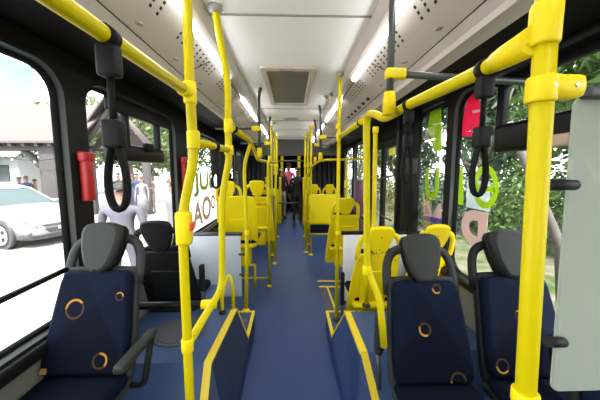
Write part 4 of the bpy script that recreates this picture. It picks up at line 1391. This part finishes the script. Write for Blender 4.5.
    fn.ell((hc.x, hc.y - 0.095 * s, hc.z - 0.065 * s), (0.013 * s, 0.02 * s, 0.022 * s), 8, 5)
    fn.build('nose', skin, t)
    MB().ell((hc.x, hc.y - 0.088 * s, hc.z - 0.105 * s), (0.022 * s, 0.008 * s, 0.006 * s), 8, 5).build('mouth', mat('lips', (0.35, 0.13, 0.11), 0.5), t)
    er = MB()
    for sg in (-1, 1):
        er.ell((hc.x + sg * 0.088 * s, hc.y, hc.z - 0.045 * s), (0.012 * s, 0.02 * s, 0.03 * s), 8, 5)
    er.build('ears', skin, t)
    if skirt:
        MB().tube([(0, 0, 1.0 * s), (0, 0, 0.8 * s), (0, 0, 0.35 * s)], [0.13 * s, 0.19 * s, 0.24 * s], 16).build('skirt', trousers, t)
    return t


hair_d = mat('dark_hair', (0.015, 0.012, 0.010), 0.6)
hair_b = mat('brown_hair', (0.10, 0.05, 0.03), 0.6)
hair_g = mat('grey_hair', (0.25, 0.23, 0.21), 0.6)
c_black = cloth((0.012, 0.012, 0.013))
c_char = cloth((0.03, 0.03, 0.033))
c_khaki = cloth((0.45, 0.40, 0.33))
c_pink = cloth((0.95, 0.16, 0.27))
c_white = cloth((0.17, 0.17, 0.175))
c_lav = cloth((0.10, 0.098, 0.125))
c_blue = cloth((0.04, 0.06, 0.13))
c_teal = cloth((0.06, 0.13, 0.14))
c_navy = cloth((0.06, 0.07, 0.12))
c_tan = cloth((0.12, 0.10, 0.08))
c_orange = cloth((0.35, 0.14, 0.03))
# aboard
person('person in a black jacket standing in the far aisle, back to the camera', at(297.5, 200, Y=8.8).x, 8.8, 0, pi, 1.72, c_black, c_char, hair_d)
person('person in black shirt and pale trousers standing in the far aisle', at(281.5, 200, Y=9.2).x, 9.2, 0, pi * 0.95, 1.70, c_black, c_khaki, hair_g)
person('person in a bright pink top in the far aisle between the two dark figures', at(288.6, 170, Y=9.8).x, 9.8, 0.12, pi * 1.1, 1.78, c_pink, c_char, hair_b, pose='phone')

# ------------------------------------------------------------------ outside
GZ = -0.25
MB().box((-60, -30, GZ - 0.2), (2.0, 80, GZ)).build('ground_paving', M['paving'], kind='structure')
MB().box((2.0, -30, GZ - 0.2), (60, 80, GZ)).build('ground_lawn', M['grass'], kind='structure')
MB().box((1.5, -30, GZ - 0.1), (2.4, 80, GZ + 0.02)).build('ground_verge_path', mat('verge', (0.25, 0.23, 0.20), 0.9, var=0.2, scale=1.5), kind='structure')
MB().box((-30, 22, GZ), (-6, 27, GZ + 0.015)).build('ground_lane', M['asphalt'], kind='structure')

# people outside on the left
def opx(px, Y):
    return at(px, 200, Y=Y).x


person('person in a pale lavender hoodie outside, behind the loop of the big strap', opx(121, 3.9), 3.9, GZ, pi * 1.05, 1.66, c_lav, c_lav, hair_d, pose='phone').scale = (1.3, 1.25, 1.0)
person('person in a white shirt outside, beside the pillar with the small red hammer', opx(173, 4.6), 4.6, GZ, pi * 0.8, 1.72, c_white, c_white, hair_b, pose='raise')
person('person in a black shirt standing outside near the timber post', opx(120, 12.5), 12.5, GZ, 0.3, 1.78, c_char, c_navy, hair_d, pose='phone')
person('person in a teal top outside beside the person in blue', opx(133, 13.0), 13.0, GZ, -0.4, 1.72, c_teal, c_navy, hair_b)
person('person in a blue shirt outside under the tree', opx(138, 12.6), 12.6, GZ, 0.5, 1.75, c_blue, c_navy, hair_d)
person('person in a long white dress outside', opx(142.5, 11.0), 11.0, GZ, 0.2, 1.66, c_white, c_white, hair_b, long_hair=True, skirt=True)
person('person in dark top and tan trousers outside, holding something', opx(152, 12.2), 12.2, GZ, -0.3, 1.72, c_tan, c_tan, hair_d, pose='phone', long_hair=True)
person('person with auburn hair in a grey top behind the white car', opx(28, 11.9), 11.9, GZ, 0.8, 1.66, c_blue, c_navy, hair_b, long_hair=True)
person('person in a grey-blue top behind the white car bonnet', opx(21, 12.2), 12.2, GZ, -0.8, 1.60, c_lav, c_navy, hair_b)
person('person in an orange top beside the timber post', opx(36.5, 12.7), 12.7, GZ, -0.8, 1.5, c_orange, c_navy, hair_d)

# white car
def make_car():
    t = thing('car', 'white parked car outside the near-left window', 'car', (-7.95, 7.75, GZ), radians(-16))
    # stations along x (rear to front): half width, z bottom, z shoulder, z centre
    st = [(-2.10, 0.70, 0.42, 0.85, 0.90), (-1.95, 0.82, 0.32, 0.92, 0.98), (-1.2, 0.88, 0.22, 0.95, 0.99), (0, 0.89, 0.20, 0.93, 0.97), (0.75, 0.89, 0.20, 0.91, 0.98),
          (1.2, 0.88, 0.22, 0.84, 0.94), (1.6, 0.86, 0.24, 0.77, 0.87), (1.9, 0.80, 0.24, 0.68, 0.77), (2.05, 0.70, 0.26, 0.58, 0.66), (2.12, 0.58, 0.30, 0.50, 0.55)]
    vs, fs = [], []
    for (x, w, zb, zs, zc) in st:
        half = [(0.0, zc), (w * 0.55, zc - 0.01), (w * 0.88, zs + (zc - zs) * 0.5), (w, zs - 0.05), (w * 1.0, (zs + zb) / 2), (w * 0.97, zb + 0.06), (w * 0.88, zb), (0, zb)]
        ring = [(x, -y, z) for y, z in half] + [(x, y, z) for y, z in half[-2:0:-1]]
        vs += ring
    n = 14
    for i in range(len(st) - 1):
        for j in range(n):
            fs.append((i * n + j, i * n + (j + 1) % n, (i + 1) * n + (j + 1) % n, (i + 1) * n + j))
    fs += [tuple(range(n)), tuple((len(st) - 1) * n + j for j in range(n))]
    MB().add(vs, fs, True).build('body', M['car'], t)
    # cabin
    cab = [(-2.0, 0.78, 0.95), (-1.7, 0.62, 1.38), (-1.2, 0.62, 1.45), (-0.55, 0.62, 1.44), (-0.15, 0.62, 1.37), (0.60, 0.76, 0.96)]
    r_ = MB()
    for (p, q) in zip(cab[1:4], cab[2:5]):
        r_.add([(p[0], -p[1], p[2]), (p[0], p[1], p[2]), (q[0], q[1], q[2]), (q[0], -q[1], q[2])], [(0, 1, 2, 3)], True)
    for sg in (-1, 1):
        r_.tube([(-0.15, sg * 0.62, 1.37), (0.62, sg * 0.77, 0.96)], 0.035, 8)
        r_.tube([(-1.7, sg * 0.62, 1.38), (-2.0, sg * 0.78, 0.95)], 0.05, 8)
        r_.tube([(-0.7, sg * 0.63, 1.44), (-0.6, sg * 0.84, 0.93)], 0.03, 8)
        r_.tube([(-1.7, sg * 0.63, 1.38), (-1.2, sg * 0.63, 1.445), (-0.55, sg * 0.63, 1.435), (-0.15, sg * 0.63, 1.37)], 0.03, 8)
    r_.build('roof', M['car'], t)
    MB().add([(-0.15, -0.61, 1.36), (-0.15, 0.61, 1.36), (0.60, 0.76, 0.965), (0.60, -0.76, 0.965)], [(0, 1, 2, 3)]).build('windscreen', M['car_glass'], t)
    MB().add([(-1.71, -0.61, 1.37), (-1.71, 0.61, 1.37), (-1.99, 0.76, 0.94), (-1.99, -0.76, 0.94)], [(0, 1, 2, 3)]).build('rear_window', M['car_glass'], t)
    for sg in (-1, 1):
        MB().add([(-1.65, sg * 0.63, 1.36), (-0.17, sg * 0.63, 1.36), (0.56, sg * 0.80, 0.95), (-1.9, sg * 0.80, 0.93)], [(0, 1, 2, 3)]).build('side_window', M['car_glass'], t)
        MB().bbox((0.30, min(sg * 0.86, sg * 1.02), 0.92), (0.42, max(sg * 0.86, sg * 1.02), 1.04), 0.03).build('wing_mirror', M['car'], t)
        MB().add([(1.66, sg * 0.852, 0.74), (1.92, sg * 0.76, 0.68), (2.09, sg * 0.56, 0.60), (2.11, sg * 0.50, 0.54), (2.03, sg * 0.70, 0.54), (1.80, sg * 0.845, 0.63)], [(0, 1, 2, 3, 4, 5)]).prism(
            [(1.66, sg * 0.86, 0.745), (1.92, sg * 0.785, 0.69), (2.085, sg * 0.60, 0.605), (2.08, sg * 0.66, 0.54), (1.80, sg * 0.86, 0.63)], (0.02, sg * 0.006, 0.0)).build('headlight', M['lens'], t)
        MB().ell((1.98, sg * 0.735, 0.40), (0.05, 0.05, 0.05), 10, 6).build('fog_light', M['lens'], t)
        for x in (1.30, -1.30):
            w = MB().tube([(x, sg * 0.72, 0.33), (x, sg * 0.74, 0.33), (x, sg * 0.89, 0.33), (x, sg * 0.91, 0.33)], [0.28, 0.33, 0.33, 0.29], 24).build('wheel', M['tyre'], t)
            rm = MB().tube([(x, sg * 0.90, 0.33), (x, sg * 0.925, 0.33)], [0.245, 0.225], 24)
            for k in range(5):
                a = 2 * pi * k / 5
                rm.tube([(x, sg * 0.93, 0.33), (x + cos(a) * 0.22, sg * 0.925, 0.33 + sin(a) * 0.22)], [0.05, 0.035], 6)
            rm.build('rim', M['alloy'], w)
            rh = MB()
            for k in range(5):
                a = 2 * pi * (k + 0.5) / 5
                rh.tube([(x + cos(a) * 0.15, sg * 0.927, 0.33 + sin(a) * 0.15), (x + cos(a) * 0.15, sg * 0.931, 0.33 + sin(a) * 0.15)], 0.05, 8)
            rh.build('rim_gap', M['tyre'], w)
            MB().tube([(x, sg * 0.80, 0.34), (x, sg * 0.905, 0.34)], 0.37, 24).build('wheel_arch', M['car_dark'], t)
    MB().prism([(2.10, -0.50, 0.47), (2.10, 0.50, 0.47), (2.10, 0.40, 0.36), (2.10, -0.40, 0.36)], (0.035, 0, 0)).prism([(2.085, -0.55, 0.575), (2.085, 0.55, 0.575), (2.10, 0.52, 0.545), (2.10, -0.52, 0.545)], (0.04, 0, 0)).build('grille', M['car_dark'], t)
    MB().bbox((2.13, -0.22, 0.41), (2.15, 0.22, 0.50), 0.008).build('number_plate', M['plaster'], t)
    MB().add([(1.75, -0.86, 0.24), (2.02, -0.72, 0.22), (2.13, -0.45, 0.22), (2.13, 0.45, 0.22), (2.02, 0.72, 0.22), (1.75, 0.86, 0.24), (1.75, 0.865, 0.34), (2.06, 0.74, 0.32), (2.15, 0.46, 0.31), (2.15, -0.46, 0.31), (2.06, -0.74, 0.32), (1.75, -0.865, 0.34)],
             [(0, 1, 10, 11), (1, 2, 9, 10), (2, 3, 8, 9), (3, 4, 7, 8), (4, 5, 6, 7)]).build('lower_bumper', M['car_dark'], t)
    return t


make_car()

# timber pavilions
def near_pavilion():
    t = thing('pavilion', 'timber pavilion with shingled roof and dark post behind the white car', 'pavilion', (0, 0, 0))
    Y = 11.0
    px = at(54, 170, Y=Y).x
    ze = at(20, 143, Y=Y).z
    for x in (px, px - 5.0):
        MB().bbox((x - 0.30, Y - 0.30, GZ), (x + 0.30, Y + 0.30, ze), 0.04).build('post', M['timber'], t)
        br_ = MB()
        for sg in (-1, 1):
            br_.tube([(x + sg * 0.2, Y, ze - 1.15), (x + sg * 1.25, Y, ze - 0.1)], 0.14, 4)
        br_.build('brace', M['timber'], t)
    MB().bbox((px - 8, Y - 0.2, ze - 0.30), (px + 1.2, Y + 0.2, ze + 0.02), 0.03).build('beam', M['timber'], t)
    zt = at(20, 106, Y=Y + 1.6).z
    rf = MB().add([(px - 9, Y - 0.55, ze - 0.05), (px + 1.3, Y - 0.55, ze - 0.05), (px + 1.3, Y + 1.7, zt), (px - 9, Y + 1.7, zt), (px - 9, Y - 0.55, ze + 0.03), (px + 1.3, Y - 0.55, ze + 0.03), (px + 1.3, Y + 1.7, zt + 0.08), (px - 9, Y + 1.7, zt + 0.08)],
                  [(0, 1, 2, 3), (4, 5, 6, 7), (0, 1, 5, 4), (1, 2, 6, 5), (2, 3, 7, 6), (3, 0, 4, 7)])
    rf.build('roof', M['shingle'], t)
    rt = MB()
    for k in range(21):
        x = px - 8.8 + k * 0.48
        rt.bbox((x - 0.06, Y - 0.5, ze - 0.16), (x + 0.06, Y - 0.3, ze - 0.05), 0.01)
    rt.build('rafter_ends', M['boards'], t)
    # string of bulbs
    g = thing('string_lights', 'string of small white bulbs hanging from the timber pavilion beam', 'string lights', (0, 0, 0))
    pts = [Vector((px - 5 + k * 0.4, Y - 0.55, ze - 0.42 - 0.28 * sin(pi * ((k % 8) / 8)))) for k in range(18)]
    MB().tube(pts, 0.010, 5).build('wire', M['black'], g)
    bu = MB()
    for q in pts[::2]:
        bu.ell(q - Vector((0, 0, 0.06)), (0.05, 0.05, 0.06), 8, 6)
    bu.build('bulbs', M['plaster'], g)


near_pavilion()


def gable_pavilion():
    t = thing('pavilion', 'open gabled timber shelter with pale rafter, seen past the big strap', 'pavilion', (0, 0, 0))
    Y = 12.0
    ap = at(113, 104, Y=Y)
    rr2 = at(152, 150, Y=Y)
    ll = at(82, 148, Y=Y)
    for (a, c, nm) in ((ap, rr2, 'rafter'), (ap, ll, 'rafter')):
        MB().tube([a, c], 0.13, 4).build(nm, M['bark_pale'], t)
    for (a, c) in ((ap, rr2), (ap, ll)):
        u = Vector((-0.5, 1.3, 0))
        up = Vector((0, -0.5, 0.14))
        MB().add([a + up, c + up, c + up + u, a + up + u, a + up + Vector((0, 0, 0.1)), c + up + Vector((0, 0, 0.1)), c + u + up + Vector((0, 0, 0.1)), a + u + up + Vector((0, 0, 0.1))],
                 [(0, 1, 2, 3), (4, 5, 6, 7), (0, 1, 5, 4), (1, 2, 6, 5), (2, 3, 7, 6), (3, 0, 4, 7)]).build('roof_slope', M['boards'], t)
    MB().prism([ap + Vector((0, 0.5, -0.1)), rr2 + Vector((0, 0.5, 0)), ll + Vector((0, 0.5, 0))], (0, 0.06, 0)).build('gable_boards', M['boards'], t)
    MB().tube([ll, rr2], 0.12, 4).build('tie_beam', M['timber'], t)
    for q, xx in ((ll, ll.x + 0.3), (rr2, rr2.x - 0.3)):
        MB().bbox((xx - 0.13, Y - 0.1, GZ), (xx + 0.13, Y + 0.15, q.z), 0.02).build('post', M['timber'], t)
    # pale low roof in front
    rf = at(100, 160, Y=11.0)


gable_pavilion()
# white house far left
hb_ = thing('house', 'white low house with dark window behind the white car and pavilion', 'house', (0, 0, 0))
xh0, xh1 = at(-25, 170, Y=19).x, at(19, 170, Y=19).x
MB().box((xh0, 19, GZ), (xh1, 22, at(10, 157, Y=19).z)).build('wall', M['plaster'], hb_)
zr = at(10, 157, Y=19).z
MB().prism([(xh0 - 0.4, 18.5, zr), (xh1 + 0.4, 18.5, zr), (xh1 + 0.1, 20.5, zr + 1.1), (xh0 - 0.1, 20.5, zr + 1.1)], (0, 0, 0.1)).build('roof', M['plaster'], hb_)
w_ = MB().box((at(-2, 170, Y=18.97).x, 18.94, at(0, 181, Y=19).z), (at(9, 170, Y=18.97).x, 19.0, at(0, 165, Y=19).z)).build('window', M['win_dark'], hb_)


# trees
def tree(label, x, y, hgt, trunk_h, crown_r, lm, seed, n=2600, leaf=0.16, trunk_r=0.16, bark=None, lean=0.0, zr=None, group=None, name='tree'):
    rnd = random.Random(seed)
    t = thing(name, label, 'tree', (x, y, GZ), group=group)
    tips = []
    tk = MB()
    top = Vector((lean, 0, trunk_h))
    tk.tube([(0, 0, 0), (lean * 0.4, 0.05, trunk_h * 0.5), top], [trunk_r * 1.2, trunk_r, trunk_r * 0.75], 9)
    for k in range(5):
        a = 2 * pi * k / 5 + rnd.random()
        e = top + Vector((cos(a) * crown_r * 0.6, sin(a) * crown_r * 0.6, (hgt - trunk_h) * (0.3 + 0.3 * rnd.random())))
        tk.tube([top - Vector((0, 0, 0.1)), top.lerp(e, 0.5) + Vector((0, 0, 0.15)), e], [trunk_r * 0.5, trunk_r * 0.35, trunk_r * 0.12], 6)
    tk.build('trunk', bark or M['bark'], t)
    cz = (hgt + trunk_h * 0.8) / 2
    rz_ = zr or (hgt - trunk_h * 0.8) / 2
    blobs = []
    for k in range(16):
        v = Vector((rnd.gauss(0, 1), rnd.gauss(0, 1), rnd.gauss(0, 1))).normalized() * (rnd.random() ** 0.4)
        blobs.append((Vector((lean + v.x * crown_r * 0.75, v.y * crown_r * 0.75, cz + v.z * rz_ * 0.75)), crown_r * (0.28 + 0.2 * rnd.random())))
    cr = MB()
    vs, fs = [], []
    for i in range(n):
        bc, br_ = blobs[rnd.randrange(len(blobs))]
        d = Vector((rnd.gauss(0, 1), rnd.gauss(0, 1), rnd.gauss(0, 1))).normalized()
        p = bc + d * br_ * (0.6 + 0.45 * rnd.random())
        q = Vector((rnd.gauss(0, 1), rnd.gauss(0, 1), rnd.gauss(0, 1))).normalized()
        u = d.cross(q).normalized() * leaf * (0.6 + 0.8 * rnd.random())
        w = (d * 0.5 + q * 0.6).cross(u).normalized() * leaf * 0.55
        o_ = len(vs)
        vs += [p - u, p + w * 0.9, p + u, p - w * 0.9]
        fs.append((o_, o_ + 1, o_ + 2, o_ + 3))
    cr.add(vs, fs)
    cr.build('crown', lm, t)
    return t


# right side: close green belt
T = [
    ('leafB', 7.0, 10.0, 7.5, 1.2, 2.6, 'bluish-green tree behind the crimson sticker'),
    ('leafA', 7.5, 6.4, 7.0, 1.3, 2.5, 'mid-green tree behind the right hopper bar'),
    ('leafB', 8.5, 3.6, 7.0, 1.6, 2.6, 'dense tree outside beside the frosted screen'),
    ('leafA', 11.5, 13.0, 9.0, 1.5, 3.4, 'tall tree outside behind the narrow window'),
    ('leafC', 12.0, 8.0, 8.0, 1.2, 3.2, 'light green tree at the back of the lawn'),
    ('leafB', 6.0, 15.0, 8.0, 1.2, 3.0, 'tree outside beyond the door glass'),
    ('leafA', 5.5, 22.0, 9.0, 1.5, 3.5, 'far tree outside in line with the door glass'),
    ('leafB', 14.0, 18.0, 10.0, 1.5, 4.0, 'large tree far behind the lawn'),
    ('leafA', 13.0, 4.0, 9.0, 1.2, 3.6, 'tree outside far behind the frosted screen'),
]
for i, (lm, x, y, hg, th_, cr_, lab) in enumerate(T):
    tree(lab, x, y, hg, th_, cr_, M[lm], 20 + i, n=4200, leaf=0.17, group='trees on the lawn side')


def bush(label, x, y, r, hgt, lm, seed, n=1500, leaf=0.09):
    rnd = random.Random(seed)
    t = thing('bush', label, 'bush', (x, y, GZ), group='bushes on the lawn side')
    tk = MB()
    for k in range(5):
        a = 2 * pi * k / 5
        tk.tube([(0, 0, 0), (cos(a) * r * 0.5, sin(a) * r * 0.5, hgt * 0.6)], [0.03, 0.012], 5)
    tk.build('stems', M['bark'], t)
    vs, fs = [], []
    for i in range(n):
        d = Vector((rnd.gauss(0, 1), rnd.gauss(0, 1), abs(rnd.gauss(0, 1)))).normalized()
        k = 0.55 + 0.45 * rnd.random() + 0.12 * sin(d.x * 9 + seed) * cos(d.y * 7)
        p = Vector((d.x * r * k, d.y * r * k, d.z * hgt * k + 0.05))
        q = Vector((rnd.gauss(0, 1), rnd.gauss(0, 1), rnd.gauss(0, 1))).normalized()
        u = d.cross(q).normalized() * leaf
        w = q.cross(u).normalized() * leaf * 0.55
        o_ = len(vs)
        vs += [p - u, p + w, p + u, p - w]
        fs.append((o_, o_ + 1, o_ + 2, o_ + 3))
    MB().add(vs, fs).build('foliage', lm, t)


B = [(5.2, 9.0, 1.4, 1.8, 'leafB', 'bluish bush behind the pink letter D'), (6.2, 6.6, 1.5, 2.0, 'leafA', 'green bush outside behind the thick yellow pole'), (7.4, 4.8, 1.3, 1.5, 'leafC', 'light bush outside between yellow pole and frosted screen'),
     (8.6, 9.5, 1.8, 2.4, 'leafA', 'green bush at the foot of the bluish-green tree'), (6.0, 12.5, 1.6, 2.2, 'leafB', 'bluish bush behind the narrow window'), (9.8, 6.0, 1.8, 2.2, 'leafB', 'bushy clump at the back of the lawn'), (5.0, 17.5, 1.8, 2.4, 'leafC', 'light bush beyond the door')]
for i, (x, y, r, hg, lm, lab) in enumerate(B):
    bush(lab, x, y, r, hg, M[lm], 60 + i)
# leaning pale trunk on the lawn
a, c = at(541, 200, Y=3.2), at(560, 246, Y=3.2)
lt_ = MB().tube([Vector((c.x + 0.15, 3.2, GZ)), c, a, a + (a - c) * 1.6], [0.08, 0.06, 0.05, 0.045], 9).build('leaning_trunk', M['bark_pale'])
tag(lt_, 'bare pale leaning trunk outside beside the thick yellow pole', 'tree trunk')
# left side far trees
TL = [(-17.0, 22.0, 8.0, 2.0, 3.2, 'leafC', 'pale green tree behind the gabled shelter'), (-11.0, 26.0, 9.0, 2.0, 3.6, 'leafC', 'pale green tree outside behind the hopper bar'), (-7.0, 28.0, 9.0, 2.2, 3.4, 'leafA', 'green tree far behind the person in tan'),
      (-22.0, 17.5, 6.0, 1.4, 2.4, 'leafC', 'light tree between house and timber post'), (-4.5, 24.0, 8.0, 1.8, 3.0, 'leafC', 'light tree outside behind the tan letters'), (-15.0, 34.0, 10.0, 2.0, 4.0, 'leafA', 'farthest tree behind the gabled shelter'), (-26.0, 30.0, 9.0, 1.5, 4.0, 'leafC', 'light tree far behind the white house')]
for i, (x, y, hg, th_, cr_, lm, lab) in enumerate(TL):
    tree(lab, x, y, hg, th_, cr_, M[lm], 90 + i, n=2600, leaf=0.24, group='trees on the paved side')
tree('pale green tree close behind the gabled shelter, filling the upper hopper pane', at(150, 170, Y=17.0).x, 17.0, 6.2, 1.8, 2.2, M['leafC'], 131, n=2600, leaf=0.17)
tree('tree with dark forked trunk outside behind the black-shirted person', at(129, 170, Y=14.5).x, 14.5, 5.6, 2.2, 1.8, M['leafC'], 120, n=1500, leaf=0.18, trunk_r=0.26)
hg_ = MB()

# ------------------------------------------------------------------ light
w = bpy.data.worlds.new('world')
SC.world = w
w.use_nodes = True
nt = w.node_tree
bg = nt.nodes['Background']
sky = nt.nodes.new('ShaderNodeTexSky')
sky.sky_type = 'NISHITA'
sky.sun_disc = False
sky.sun_elevation = radians(55)
sky.sun_rotation = radians(160)
sky.air_density = 1.0
sky.dust_density = 4.0
mxs = nt.nodes.new('ShaderNodeMix')
mxs.data_type = 'RGBA'
mxs.inputs['Factor'].default_value = 0.75
mxs.inputs['B'].default_value = (0.97, 0.98, 1.0, 1)
sc2 = nt.nodes.new('ShaderNodeVectorMath')
sc2.operation = 'SCALE'
sc2.inputs['Scale'].default_value = 0.16
nt.links.new(sky.outputs[0], sc2.inputs[0])
nt.links.new(sc2.outputs[0], mxs.inputs['A'])
nt.links.new(mxs.outputs['Result'], bg.inputs['Color'])
bg.inputs['Strength'].default_value = 3.0
sd_ = bpy.data.lights.new('sun', 'SUN')
sd_.energy = 5.5
sd_.angle = radians(1.0)
sd_.color = (1.0, 0.95, 0.88)
so = bpy.data.objects.new('sun', sd_)
COL.objects.link(so)
so.rotation_euler = (radians(28), radians(18), radians(-20))
SC.view_settings.view_transform = 'Standard'
SC.view_settings.look = 'None'
SC.view_settings.gamma = 1.0
SC.view_settings.use_curve_mapping = False
SC.view_settings.exposure = 1.0
SC.cycles.use_denoising = True
SC.cycles.max_bounces = 10
SC.cycles.diffuse_bounces = 5
SC.cycles.transparent_max_bounces = 16
